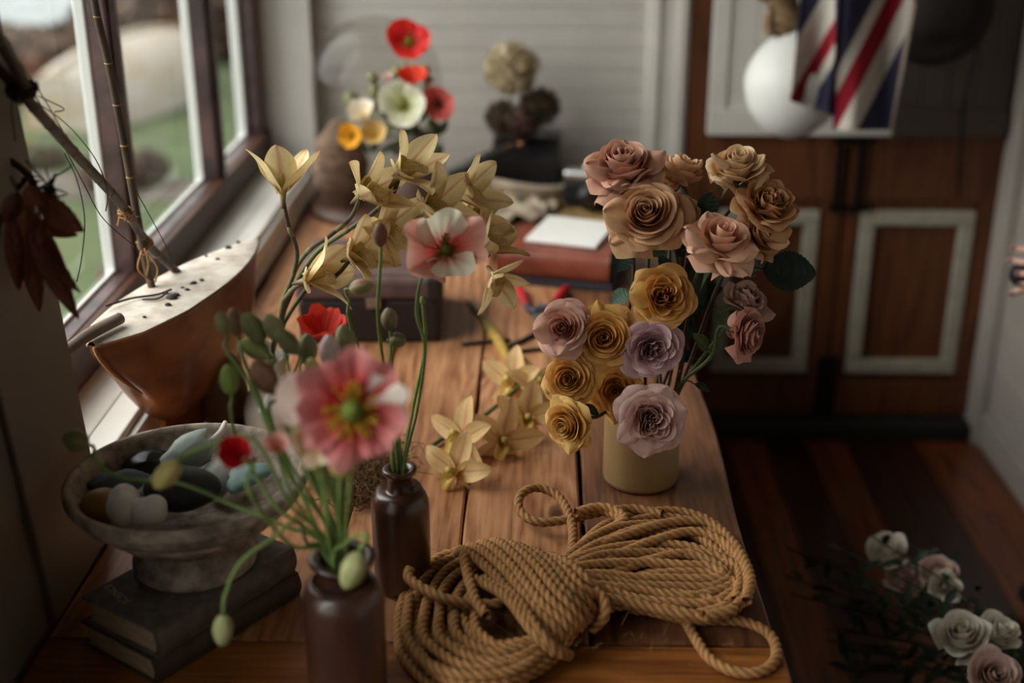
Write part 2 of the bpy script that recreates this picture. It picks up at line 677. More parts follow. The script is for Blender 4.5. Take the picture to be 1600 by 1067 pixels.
dl = door_leaf('door_1', 0.455, 0.835, 0.50, 0.778)
dr = door_leaf('door_2', 0.845, 1.262, 0.89, 1.205)
MT['iron'] = plain('black_iron', '#1b1715', 0.45, 0.6, 0.4, 40)
MT['gap'] = plain('dark_weather_strip', '#14100e', 0.8, 0, 0.2)
MB().box((0.812, BY - 0.045, 0.06), (0.868, BY - 0.030, 0.24)).build('kick_bolt', MT['iron'], dl, smooth=False, bevel=0.003)
lt = MB()
for zz in (0.672, 0.86):
    lt.box((0.795, BY - 0.048, zz), (0.905, BY - 0.030, zz + 0.018))
lt.box((0.805, BY - 0.046, 0.675), (0.822, BY - 0.030, 0.875))
lt.box((0.865, BY - 0.046, 0.675), (0.882, BY - 0.030, 0.875))
lt.build('latch', MT['iron'], dl, smooth=False, bevel=0.002)
struct(MB().box((0.397, BY - 0.02, 0.0), (0.454, BY + 0.02, 2.35)).build('trim_door_jamb', MT['door_wood'], smooth=False, bevel=0.003))
struct(MB().box((0.397, BY - 0.10, 0.0), (RX - 0.032, BY + 0.02, 0.05)).build('trim_door_threshold', MT['gap'], smooth=False, bevel=0.006))
MT['dark_panel'] = plain('dark_taupe_panel', '#4a4038', 0.6, var=0.15, scale=8)  # right part of the upper panel, coloured darker than the left part
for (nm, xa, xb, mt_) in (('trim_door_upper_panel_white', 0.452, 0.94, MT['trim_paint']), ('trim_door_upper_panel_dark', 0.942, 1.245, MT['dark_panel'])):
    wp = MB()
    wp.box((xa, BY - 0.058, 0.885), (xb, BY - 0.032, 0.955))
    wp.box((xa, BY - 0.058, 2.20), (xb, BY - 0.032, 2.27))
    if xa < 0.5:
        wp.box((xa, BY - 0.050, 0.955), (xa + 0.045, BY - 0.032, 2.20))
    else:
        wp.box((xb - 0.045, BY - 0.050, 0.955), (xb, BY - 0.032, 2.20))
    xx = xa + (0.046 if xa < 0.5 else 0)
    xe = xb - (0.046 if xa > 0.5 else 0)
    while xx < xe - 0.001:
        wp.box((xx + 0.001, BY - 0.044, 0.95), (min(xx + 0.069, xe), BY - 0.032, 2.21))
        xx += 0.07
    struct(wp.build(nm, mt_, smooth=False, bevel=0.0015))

# ================================================================== OUTSIDE
GZ = -0.60
MT['grass'] = plain('lawn_grass', '#47542f', 0.95, var=0.35, scale=2.2, bmp=0.5, col2='#364225', bdist=0.03)
lawn = struct(MB().box((-40, -6, GZ - 0.2), (-0.95, 60, GZ)).build('ground_lawn', MT['grass'], smooth=False))
MT['gravel'] = plain('pale_wet_ground', '#9a9f9f', 0.6, var=0.25, scale=3, col2='#70787a')
a, b_, c_, d_ = P(-260, 62, Z=GZ), P(128, 66, Z=GZ), P(150, -60, Z=GZ), P(-400, -60, Z=GZ)
g = MB()
g.add([tuple(q) for q in (a, b_, c_, d_)] + [tuple(q + V(0, 0, 0.03)) for q in (a, b_, c_, d_)], [(3, 2, 1, 0), (4, 5, 6, 7), (0, 1, 5, 4), (1, 2, 6, 5), (2, 3, 7, 6), (3, 0, 4, 7)])
struct(g.build('ground_pale_slip', MT['gravel'], smooth=False))
MT['path'] = plain('grey_path_earth', '#5a5248', 0.9, var=0.3, scale=4)
g = MB()
q = [P(x_, y_, Z=GZ) for x_, y_ in ((-60, 310), (330, 318), (330, 285), (-60, 268))]
g.add([tuple(v) for v in q] + [tuple(v + V(0, 0, 0.015)) for v in q], [(3, 2, 1, 0), (4, 5, 6, 7), (0, 1, 5, 4), (1, 2, 6, 5), (2, 3, 7, 6), (3, 0, 4, 7)])
struct(g.build('ground_path', MT['path'], smooth=False))

# upturned pale dinghy on the lawn
MT['dinghy'] = plain('weathered_white_hull', '#a7a29a', 0.7, var=0.2, scale=1.5, col2='#94846c', stretch=(1, 1, 3))
A = P(96, 205, Z=GZ)
B = P(306, 120, Z=GZ)
B = A + (B - A)
L = np.linalg.norm(B - A)
dirx = unit(B - A)
diry = np.cross(V(0, 0, 1), dirx)
rows = []
for i in range(33):
    t = i / 32
    hw = 0.50 * max(0.02, (sin(pi * min(1, (t * 0.86 + 0.14)))) ** 0.6) * (1 if t < 0.9 else (1 - t) / 0.1 + 0.02)
    hh = 0.58 * (0.78 + 0.22 * sin(pi * t)) * (1 if t < 0.88 else max(0.25, (1 - t) / 0.12))
    row = []
    for j in range(25):
        a_ = pi * j / 24
        row.append(A + dirx * (t * L) + diry * (hw * cos(a_) * (1 + 0.0 * t)) + V(0, 0, hh * sin(a_) ** 0.7))
    rows.append(row)
dg = MB().grid(rows)
dg.add([r for r in rows[0]], [tuple(range(25))])
dg.add([r for r in rows[-1]], [tuple(range(25))[::-1]])
dinghy = thing('upturned_boat', 'large weathered white boat hull turned over on the lawn outside the window', 'boat', (A + B) / 2)
dg.build('hull', MT['dinghy'], dinghy)
kl = MB()
kp = [A + dirx * (t * L) + V(0, 0, 0.58 * (0.78 + 0.22 * sin(pi * t)) * (1 if t < 0.88 else max(0.25, (1 - t) / 0.12)) + 0.01) for t in np.linspace(0.02, 0.97, 30)]
kl.tube(kp, 0.03, 6)
kl.build('keel_strip', MT['dinghy'], dinghy)


def leaf_blob(c, r, n, cols, size, seed, squash=1.0):
    rn = random.Random(seed)
    m = MB()
    for _ in range(n):
        d = unit((rn.gauss(0, 1), rn.gauss(0, 1), rn.gauss(0, 1)))
        rr = rn.uniform(0.55, 1.0)
        p = np.array(c) + d * rr * V(r[0], r[1], r[2])
        if p[2] < c[2] - r[2] * 0.98:
            continue
        R = basis(unit(d + V(rn.uniform(-.6, .6), rn.uniform(-.6, .6), rn.uniform(-.2, .9))), roll=rn.uniform(0, 6))
        s_ = size * rn.uniform(0.6, 1.3)
        q_ = np.array([(0, -s_, 0), (s_ * 0.45, -s_ * 0.2, s_ * 0.12), (0, s_, -0.05 * s_), (-s_ * 0.45, -s_ * 0.2, s_ * 0.12)]) @ R.T + p
        col = srgb(rn.choice(cols)) * rn.uniform(0.35, 0.6)
        m.add(q_, [(0, 1, 2), (0, 2, 3)], col)
    return m


def shrub(label, px, py, wpx, hpx, cols, seed, n=1500, grp=None, size=0.09):
    base = P(px, py, Z=GZ)
    k_ = ppm(base)
    rx_, rz_ = wpx / k_ / 2, hpx / k_ / 2
    t = thing('shrub', label, 'shrub', base, grp)
    leaf_blob(base + V(0, 0, rz_), (rx_, rx_ * 0.7, rz_), n, cols, size, seed).build('foliage', MT['leaf'], t, smooth=False)
    st = MB()
    rn = random.Random(seed)
    for _ in range(7):
        e = base + V(rn.uniform(-.5, .5) * rx_, rn.uniform(-.3, .3) * rx_, rz_ * rn.uniform(.9, 1.5))
        st.tube(spline([base, base * 0.5 + e * 0.5 + V(0, 0, .05), e], n=8), [0.02, 0.006], 5)
    st.build('stem', MT['door_wood'], t)


BR = ['#7a5e4a', '#8a6a52', '#6a5040', '#93765a', '#5c4a3c']
shrub('bare brown hedge outside, left of the upturned boat', 60, 118, 330, 66, BR, 1, 1800, size=0.2)
shrub('rusty orange shrub outside at the left end of the upturned boat', 62, 165, 95, 70, ['#9a5f3c', '#8a5236', '#7d6046'], 2, 900, size=0.14)
shrub('tall brown hedge outside behind the upturned boat', 250, 92, 260, 110, BR, 3, 2000, size=0.25)
shrub('dark bush outside beyond the right end of the upturned boat', 372, 85, 90, 70, ['#4a4744', '#5a5650', '#3c3a38'], 4, 900, size=0.2)
shrub('purple-leaved plant outside between the window bars', 232, 292, 70, 62, ['#6b4b4c', '#7d5b56', '#5a4a3e', '#6d7a52'], 5, 600, size=0.05)
shrub('low reddish plant outside, left of the window bar', 168, 300, 90, 60, ['#7d5a55', '#6a6a4a', '#8a6a5e'], 6, 600, size=0.05)
shrub('low brown and green plant bed outside, far left pane', 50, 260, 120, 30, ['#6e5a44', '#66704a', '#7d6046'], 7, 600, size=0.06)
b0 = P(164, 445, Z=GZ)
t = thing('garden_flower', 'small out of focus pink flower in the grass outside', 'flower', b0)
leaf_blob(b0 + V(0, 0, 0.05), (0.03, 0.03, 0.03), 60, ['#c98a9c', '#d7a0ac'], 0.02, 9).build('bloom', MT['petal'], t, smooth=False)
MB().tube([b0, b0 + V(0, 0, 0.03), b0 + V(0, 0, 0.05)], 0.003, 5, srgb('#5a7040')).build('stem', MT['green'], t)

# ================================================================== THE TABLE
MT['table_wood'] = wood('pine_plank', '#c48f66', '#7b4829', 'Y', 0.42, 1.0, True, 0.3, rings=1.3)
MT['table_wood_dark'] = wood('dark_weathered_plank', '#86583a', '#4a2c1c', 'Y', 0.42, 1.0, True, 0.35)
MT['table_end'] = wood('orange_end_board', '#a5662f', '#6b3a16', 'X', 0.42, 1.0, True, 0.25)
MT['table_under'] = plain('table_underframe_wood', '#4a2d1b', 0.7, var=0.3)
table = thing('table', 'long old pine plank table under the window', 'table', (-0.15, 2.2, 0))
px0 = [-0.583, -0.429, -0.2635, -0.0995, 0.066, 0.287]
for i in range(5):
    m = MB()
    x0, x1 = px0[i] + 0.0022, px0[i + 1] - 0.0022
    n_ = 60
    rows = []
    rn = random.Random(40 + i)
    ph = rn.uniform(0, 6)
    for k in range(n_ + 1):
        y = 1.279 + (3.40 - 1.279) * k / n_
        wv = 0.0012 * sin(y * 7 + ph) + 0.0008 * sin(y * 23 + ph * 2)
        e0 = x0 + wv
        e1 = x1 + 0.0012 * sin(y * 6 + ph * 1.7) + (0.003 * sin(y * 11) if i == 4 else 0)
        zt = TZ
        rows.append([(e0, y, zt - 0.036), (e0, y, zt - 0.003), (e0 + 0.003, y, zt), (e0 * .5 + e1 * .5, y, zt), (e1 - 0.003, y, zt), (e1, y, zt - 0.003), (e1, y, zt - 0.036)])
    m.grid(rows, closeu=True)
    m.f.append(tuple(range(7)))
    m.f.append(tuple(range(n_ * 7, n_ * 7 + 7))[::-1])
    m.build('plank', MT['table_wood_dark'] if i == 4 else MT['table_wood'], table, smooth=False)
MB().box((-0.583, 1.085, TZ - 0.036), (0.293, 1.2755, TZ)).build('end_board', MT['table_end'], table, smooth=False, bevel=0.003)
MB().box((-0.54, 1.14, TZ - 0.13), (0.24, 3.36, TZ - 0.037)).build('apron', MT['table_under'], table, smooth=False)
for lx, ly in ((-0.53, 1.15), (0.17, 1.15), (-0.53, 3.28), (0.17, 3.28)):
    MB().box((lx, ly, 0.002), (lx + 0.065, ly + 0.065, TZ - 0.13)).build('leg', MT['table_under'], table, smooth=False, bevel=0.004)

# ================================================================== FLOWER MAKERS
def rose_bloom(center, axis, R, pal, seed, n=30, open_=0.8, ruffle=0.0, droop=0.4, H=0.8, quarter=False, roll=0.0, tips=(), Yd=1.6):
    """pal = (deep, body, edge, back) colours of this variety"""
    rn = random.Random(seed)
    B_ = basis(axis, roll=roll)
    deep, body, edge, back = [srgb(c) for c in pal]
    m = MB()
    NU, NV = 19, 15
    U, Vv = np.meshgrid(np.linspace(-1, 1, NU), np.linspace(0, 1, NV))
    for k in range(n):
        t = k / (n - 1)
        az = k * 2.39996 + rn.uniform(-0.35, 0.35)
        rr = R * (0.06 + 0.94 * t ** 0.88) * rn.uniform(0.94, 1.07)
        zr = R * H * (1.0 - 0.12 * t - (0.92 * open_) * t ** 2.3) * rn.uniform(0.95, 1.06)
        wa = radians(100 - 58 * t) * rn.uniform(0.9, 1.1)
        tip = (0.08 + 0.20 * t) * rn.uniform(0.6, 1.3)
        pw = (1.25 + 0.9 * rn.random()) * (1 - 0.3 * t)
        s = Vv * (1 - tip * np.abs(U) ** pw)
        rprof = 1 - (1 - np.clip(s, 0, 1)) ** (2.3 - 0.8 * t)
        rad = rr * (0.18 + 0.82 * rprof)
        z = -R * 0.12 * (1 - t) + zr * s ** (1.1 + 0.45 * t)
        rad = rad * (1 + 0.17 * (1 - t) * U)
        # every rim rolls a little, the outer ones strongly, corners most
        c = (0.18 + max(0.0, (t - 0.15) / 0.85) * droop) * rn.uniform(0.6, 1.4)
        e = np.clip((s - 0.66) / 0.34, 0, 1) ** 2
        eu = np.clip((np.abs(U) - 0.35) / 0.65, 0, 1) ** 1.7 * np.clip(s * 1.3, 0, 1)
        sc = 0.35 + 0.65 * t
        rad = rad + R * 0.20 * c * e * sc
        z = z - R * 0.40 * c * sc * (e * 0.75 + eu * (0.8 + 0.7 * t) * (0.3 + s))
        rad = rad - rr * 0.12 * eu * (1 - 0.6 * t)
        ph = rn.uniform(0, 6)
        fr = rn.uniform(2.0, 3.6)
        rad = rad + R * (0.014 + ruffle * 0.05) * np.sin(fr * U + ph) * s ** 2
        z = z + R * (0.014 + ruffle * 0.09) * np.sin(fr * 1.7 * U + ph * 2) * s ** 2 + R * 0.008 * np.sin(U * 11 + ph) * s ** 3
        if quarter and t < 0.6:
            rad = rad + R * 0.07 * np.sin(4.5 * U + ph) * s
            az += 0.35 * sin(k * 1.3)
        phi = az + U * wa * (0.45 + 0.55 * np.clip(Vv * 1.5, 0, 1) ** 0.7)
        pts = np.stack([rad * np.cos(phi), rad * np.sin(phi), z], -1)
        pts = pts @ B_.T + np.asarray(center)
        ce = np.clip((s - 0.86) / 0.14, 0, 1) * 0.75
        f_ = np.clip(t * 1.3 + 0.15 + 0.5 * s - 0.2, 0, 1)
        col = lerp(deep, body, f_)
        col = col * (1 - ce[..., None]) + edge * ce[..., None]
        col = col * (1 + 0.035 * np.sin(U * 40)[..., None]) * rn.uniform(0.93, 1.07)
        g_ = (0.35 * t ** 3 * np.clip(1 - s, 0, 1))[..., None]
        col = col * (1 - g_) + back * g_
        m.grid(pts, np.clip(col, 0, 1))
    for (tx, ty, wpx, dy) in tips:
        # one large outer petal reaching out to its own pointed tip
        T_ = P(tx, ty, Y=Yd + dy)
        c0 = np.asarray(center, float)
        ax_ = unit(axis)
        L = np.linalg.norm(T_ - c0)
        W = wpx / ppm(T_)
        d = unit(T_ - c0)
        sd = unit(np.cross(d, ax_))
        nr = np.cross(sd, d)
        path = spline([c0 - ax_ * R * 0.05, c0 + d * L * 0.45 + nr * R * 0.10, c0 + d * L * 0.85 + nr * R * 0.06, T_], n=18)
        rows, cols = [], []
        ph = rn.uniform(0, 6)
        for i in range(18):
            q_ = i / 17
            wd = W * 0.5 * (min(1.0, 0.25 + 1.3 * q_)) * (max(0.0, 1 - max(0, (q_ - 0.62) / 0.38) ** 1.6)) ** 0.75 + 0.0006
            row, rc = [], []
            for j in range(13):
                u_ = -1 + j / 6
                roll_ = (max(0, abs(u_) - 0.35) ** 1.5 * 2.4 + 0.5 * max(0, q_ - 0.7) * abs(u_)) * q_
                row.append(path[i] + sd * (wd * u_ * (1 - 0.12 * roll_)) + nr * (wd * (0.30 * u_ * u_ * (1 - q_) - roll_ * 0.55) + 0.0016 * sin(u_ * 5 + ph + q_ * 3)))
                ee = max(0, abs(u_) - 0.8) * 3 + max(0, q_ - 0.9) * 6
                cc = lerp(body, edge, min(1, ee))
                rc.append(lerp(back, cc, min(1, 0.3 + q_)))
            rows.append(row)
            cols.append(rc)
        m.grid(rows, np.array(cols))
    return m


def calyx(center, axis, R, col='#4f5f3a', seed=1):
    B_ = basis(axis)
    rn = random.Random(seed)
    m = MB()
    m.lathe([(0.002, -0.42 * R), (0.09 * R, -0.40 * R), (0.17 * R, -0.28 * R), (0.19 * R, -0.16 * R), (0.15 * R, -0.06 * R), (0.01, -0.02 * R)], 12, col=srgb(col))
    for k in range(5):
        a_ = k * 2 * pi / 5 + 0.3
        L = R * rn.uniform(0.75, 1.0)
        rows = []
        dr = rn.uniform(-0.5, 0.35)
        for i in range(8):
            s = i / 7
            r_ = 0.15 * R + L * s * 0.75
            zz = -0.14 * R + L * s * 0.35 * (1 if dr > 0 else 1) - L * (0.6 - dr) * s * s
            wd = 0.12 * R * (1 - s) ** 0.8 * (0.7 + 0.6 * sin(pi * s)) + 0.0003
            d = V(cos(a_), sin(a_), 0)
            n_ = V(-sin(a_), cos(a_), 0)
            rows.append([d * r_ + n_ * wd + V(0, 0, zz + 0.02 * R), d * r_ + V(0, 0, zz), d * r_ - n_ * wd + V(0, 0, zz + 0.02 * R)])
        m.grid(rows, srgb(col) * 0.9)
    allv = [vv @ B_.T + np.asarray(center) for vv in m.v]
    m.v = allv
    return m


def leaf_mesh(base, tip, normal, width, col, serr=0.0, fold=0.15, curl=0.1, seed=0):
    base, tip = np.asarray(base, float), np.asarray(tip, float)
    L = np.linalg.norm(tip - base)
    d = unit(tip - base)
    nrm = unit(np.asarray(normal, float) - d * np.dot(normal, d))
    sd = np.cross(d, nrm)
    rows, cols = [], []
    c = srgb(col)
    N = 26
    for i in range(N + 1):
        s = i / N
        wd = width * 0.5 * (sin(pi * s ** 0.85) ** 0.8 if 0 < s < 1 else 0) + 0.0002
        if serr:
            wd *= 1 + serr * (((i * 1.0) % 2) - 0.5)
        ctr = base + d * (L * s) - nrm * (curl * L * (2 * s - 1) ** 2) + nrm * curl * L
        row, rc = [], []
        for j in range(-3, 4):
            q_ = j / 3
            row.append(ctr + sd * (wd * q_) + nrm * (abs(q_) * fold * wd + 0.0010 * sin(i * 1.7 + abs(j) * 2)))
            rc.append(c * (1.35 if j == 0 else 1.0) * (0.92 + 0.08 * sin(i * 1.3 + abs(j) * 2)))
        rows.append(row)
        cols.append(rc)
    return MB().grid(rows, np.array(cols))


def poppy_bloom(center, axis, R, c_in, c_out, seed, n=5, cup=0.6, wrinkle=1.0, blotch=None, roll=0.0, closed=0.0, ragged=0.0, pale=None, pale_k=(), wide=60, fin=0.25):
    rn = random.Random(seed)
    B_ = basis(axis, roll=roll)
    ci, co = srgb(c_in), srgb(c_out)
    m = MB()
    NU, NV = 25, 16
    U, Vv = np.meshgrid(np.linspace(-1, 1, NU), np.linspace(0, 1, NV))
    for k in range(n):
        inner = k % 2
        az = 2 * pi * k / n + rn.uniform(-0.15, 0.15)
        L = R * rn.uniform(0.92, 1.08) * (0.9 if inner else 1.0)
        wa = radians(wide) * (1.15 if n <= 4 else 1.0)
        L = L * (1 + ragged * rn.uniform(-0.9, 0.6))
        rg1, rg2 = rn.uniform(0, 6), rn.uniform(0, 6)
        s = Vv * (1 - 0.13 * np.abs(U) ** 2.2 - ragged * 0.22 * np.abs(U) ** 1.5 - ragged * 0.10 * (np.sin(U * 5 + rg1) + 0.5 * np.sin(U * 13 + rg2)))
        el = radians(70 * (1 - closed) * (1.05 - cup * 0.55) + 0)  # how far the petal falls open
        a = s * 1.0
        th = (1 - closed) * (0.15 + (1.25 - cup * 0.75) * a)
        rad = L * a * np.sin(np.clip(0.5 + th * 0.9, 0, 1.7))
        z = L * a * cup * 0.75 * (0.3 + a ** 0.8) * (1 + 0.5 * closed)
        if closed > 0:
            rad = rad * (1 - closed * 0.55 * a)
        ph = rn.uniform(0, 6)
        wr = R * 0.03 * wrinkle
        z = z + wr * s * (np.sin(U * 9 + ph) * 0.6 + np.sin(U * 17 + ph * 1.7 + s * 3) * 0.45) + wr * 1.8 * s ** 4 * np.sin(U * 6 + ph * 3) + (0.03 * R if inner else 0)
        rad = rad + wr * 0.8 * s ** 3 * np.sin(U * 7 + ph * 2)
        fold = rn.uniform(-0.25, 0.3)
        z = z + R * fold * s ** 3 * (U if rn.random() < .5 else -U) * 0.6
        wprof = 0.55 + 0.45 * np.clip(Vv * 1.3, 0, 1)
        phi = az + U * wa * wprof
        pts = np.stack([rad * np.cos(phi), rad * np.sin(phi), z], -1) @ B_.T + np.asarray(center)
        f = np.clip((s - fin) / (0.90 - fin * 0.6), 0, 1)
        col = lerp(ci, co, f)
        col = col * (1 + 0.05 * np.sin(U * 30 + ph)[..., None])
        if blotch is not None and k in (0, 2, 3):
            bl = srgb(blotch)
            g_ = np.clip(1 - np.abs(s - 0.45) * 2.6, 0, 1) * (0.85 if k != 3 else 0.6)
            col = lerp(col, bl, g_)
        if pale is not None and k in pale_k:
            col = lerp(col, srgb(pale), np.clip(s * 2.2 - 0.6, 0, 1))
        m.grid(pts, np.clip(col, 0, 1))
    return m


def poppy_centre(center, axis, R, pod='#8b9348', sta='#d8a72c', seed=0):
    rn = random.Random(seed)
    B_ = basis(axis)
    m = MB()
    m.lathe([(0.001, 0), (0.09 * R, 0.02 * R), (0.13 * R, 0.12 * R), (0.12 * R, 0.2 * R), (0.14 * R, 0.22 * R), (0.001, 0.25 * R)], 12, col=srgb(pod))
    for k in range(60):
        a_ = rn.uniform(0, 2 * pi)
        r1 = R * rn.uniform(0.18, 0.34)
        h = R * rn.uniform(0.12, 0.26)
        p1 = V(cos(a_) * r1, sin(a_) * r1, h)
        m.tube([V(cos(a_) * 0.08 * R, sin(a_) * 0.08 * R, 0.01), p1 * 0.6, p1], 0.008 * R, 4, srgb(sta) * 0.9, cap=False)
        m.sphere(p1, (0.022 * R, 0.022 * R, 0.035 * R), 5, 4, srgb(sta))
    m.v = [vv @ B_.T + np.asarray(center) for vv in m.v]
    return m


def bud_mesh(center, axis, L, r, col='#6f7d4e', seed=0, crack=None):
    col = '#%02x%02x%02x' % tuple(min(255, int(int(col[i:i + 2], 16) * k_)) for i, k_ in ((1, 1.55), (3, 1.38), (5, 1.5)))
    """hairy poppy bud, two sepals with a seam; the centre is the stem end"""
    B_ = basis(axis)
    rn = random.Random(seed)
    m = MB()
    rows, cols = [], []
    c = srgb(col)
    for i in range(15):
        s = i / 14
        rad = r * (sin(pi * min(1, s * 0.97 + 0.03)) ** 0.55) * (1 - 0.12 * s)
        row, rc = [], []
        for j in range(20):
            a_ = 2 * pi * j / 20
            seam = max(0, 1 - abs(((a_ - 0.7) % pi) - pi / 2) * 5)
            q_ = rad * (1 - 0.10 * seam + 0.03 * sin(a_ * 5))
            row.append((q_ * cos(a_), q_ * sin(a_), L * s))
            cc = c * (1 - 0.35 * seam) * (0.9 + 0.1 * sin(a_ * 5))
            if crack is not None and seam > 0.2 and 0.15 < s < 0.9 and a_ < pi:
                cc = srgb(crack)
            rc.append(cc)
        rows.append(row)
        cols.append(rc)
    m.grid(rows, np.array(cols), closeu=True)
    for _ in range(90):
        s = rn.uniform(0.05, 0.95)
        a_ = rn.uniform(0, 2 * pi)
        rad = r * (sin(pi * min(1, s * 0.97 + 0.03)) ** 0.55) * (1 - 0.12 * s)
        p0 = V(rad * cos(a_), rad * sin(a_), L * s)
        d = unit(V(cos(a_), sin(a_), rn.uniform(-.2, .6))) * r * rn.uniform(0.15, 0.3)
        m.add([p0, p0 + d, p0 + V(0.0004, 0.0002, 0.0003)], [(0, 1, 2)], c * 1.3)
    m.v = [vv @ B_.T + np.asarray(center) for vv in m.v]
    return m


def pix_path(pts):
    """[(px,py,Y), ...] -> points in the room"""
    return [P(a_[0], a_[1], Y=a_[2]) if len(a_) == 3 else np.array(a_[:3]) for a_ in pts]


PG = '#7d9450'


def poppy(label, head, mids, mouth, foot, R=None, kind='poppy', axis=(0, -1, 0.4), group=None, stem_r=0.0019, stemcol=PG, **kw):
    """head=(px,py,Y). mids=[(px,py,Y)..] from head down. mouth, foot = where the stem passes the vessel's neck and ends inside"""
    h = P(*head[:2], Y=head[2])
    k = ppm(h)
    R = R / k
    axis = unit(axis)
    t = thing('poppy' if kind == 'poppy' else 'poppy_bud', label, 'flower', foot, group)
    if kind == 'poppy':
        cup = kw.get('cup', 0.6)
        base = h - axis * R * kw.get('depth', 0.35)
    else:
        L = R * 2 * kw.get('long', 1.35)
        base = h - axis * L * 0.5
    pts = [base + axis * 0.002, base - axis * min(0.02, R * 0.8)] + pix_path(mids) + [mouth, foot]
    sp = spline(pts, step=0.008)
    cg = srgb(stemcol)
    cols = np.array([cg * (1 + 0.12 * sin(i * 0.5)) for i in range(len(sp))])
    sb = MB().tube(sp, stem_r, 8, cols)
    rn = random.Random(hash(label) % 1000 if False else len(label) * 7)
    for i in range(2, len(sp) - 3, 1):
        for _ in range(3):
            a_ = rn.uniform(0, 6.28)
            d = V(cos(a_), sin(a_), rn.uniform(-.3, .3))
            q0 = sp[i] + (sp[i + 1] - sp[i]) * rn.random()
            sb.add([q0 + d * stem_r * 0.9, q0 + d * (stem_r + 0.0022), q0 + d * stem_r * 0.9 + V(0, 0, 0.0003)], [(0, 1, 2)], cg * 1.3)
    sb.build('stem', MT['green'], t)
    if kind == 'poppy':
        bl = poppy_bloom(base, axis, R, kw['c_in'], kw['c_out'], kw.get('seed', 1), kw.get('n', 5), cup, kw.get('wrinkle', 1.0), kw.get('blotch'), kw.get('roll', 0.0), kw.get('closed', 0.0), kw.get('ragged', 0.0), kw.get('pale'), kw.get('pale_k', ()), kw.get('wide', 60), kw.get('fin', 0.25)).build('bloom', MT['petal'], t)
        if kw.get('centre', True):
            poppy_centre(base, axis, R * kw.get('heart', 1.0), kw.get('pod', '#8b9348'), kw.get('sta', '#d8a72c')).build('flower_centre', MT['petal'], bl)
    else:
        bud_mesh(base, axis, L, R, kw.get('col', '#6f7d4e'), kw.get('seed', 1), kw.get('crack')).build('bud', MT['leaf'], t)
    return t


def orchid_petal(L, W, col, stripe, stripe_w=0.16, curl=0.3, twist=0.0, seed=0, cupw=0.35, flare=0.0):
    """local: root at origin, length along +x, face towards +z"""
    rn = random.Random(seed)
    N, M_ = 22, 13
    rows, cols = [], []
    c, st = srgb(col), srgb(stripe)
    ph = rn.uniform(0, 6)
    for i in range(N):
        s = i / (N - 1)
        wd = W * 0.5 * (sin(pi * s ** 0.88) ** 0.62 if 0 < s < 1 else 0)
        wd = max(wd, W * 0.10 * (1 - s) + 0.0003)
        x_ = L * s
        z_ = L * (curl * s * s) - L * flare * max(0, s - 0.55) ** 2 * 3
        row, rc = [], []
        for j in range(M_):
            q_ = -1 + 2 * j / (M_ - 1)
            yy = wd * q_
            zz = z_ + cupw * wd * (abs(q_) ** 2) * (1 - 0.5 * s) + 0.0012 * sin(s * 9 + ph + q_ * 2) * abs(q_) * s
            a_ = twist * s
            row.append((x_, yy * cos(a_) - (zz - z_) * sin(a_), z_ + yy * sin(a_) + (zz - z_) * cos(a_)))
            k = max(0, 1 - abs(q_) / stripe_w) * (1 - 0.65 * s) + 0.45 * max(0, s - 0.88) / 0.12 + 0.45 * max(0.0, 0.25 - s) * 4 * 0.7
            cc = c * (1 + 0.035 * sin(q_ * 26)) * (0.96 + 0.06 * s)
            rc.append(cc * (1 - min(0.85, k)) + st * min(0.85, k))
        rows.append(row)
        cols.append(rc)
    return np.array(rows), np.array(cols)


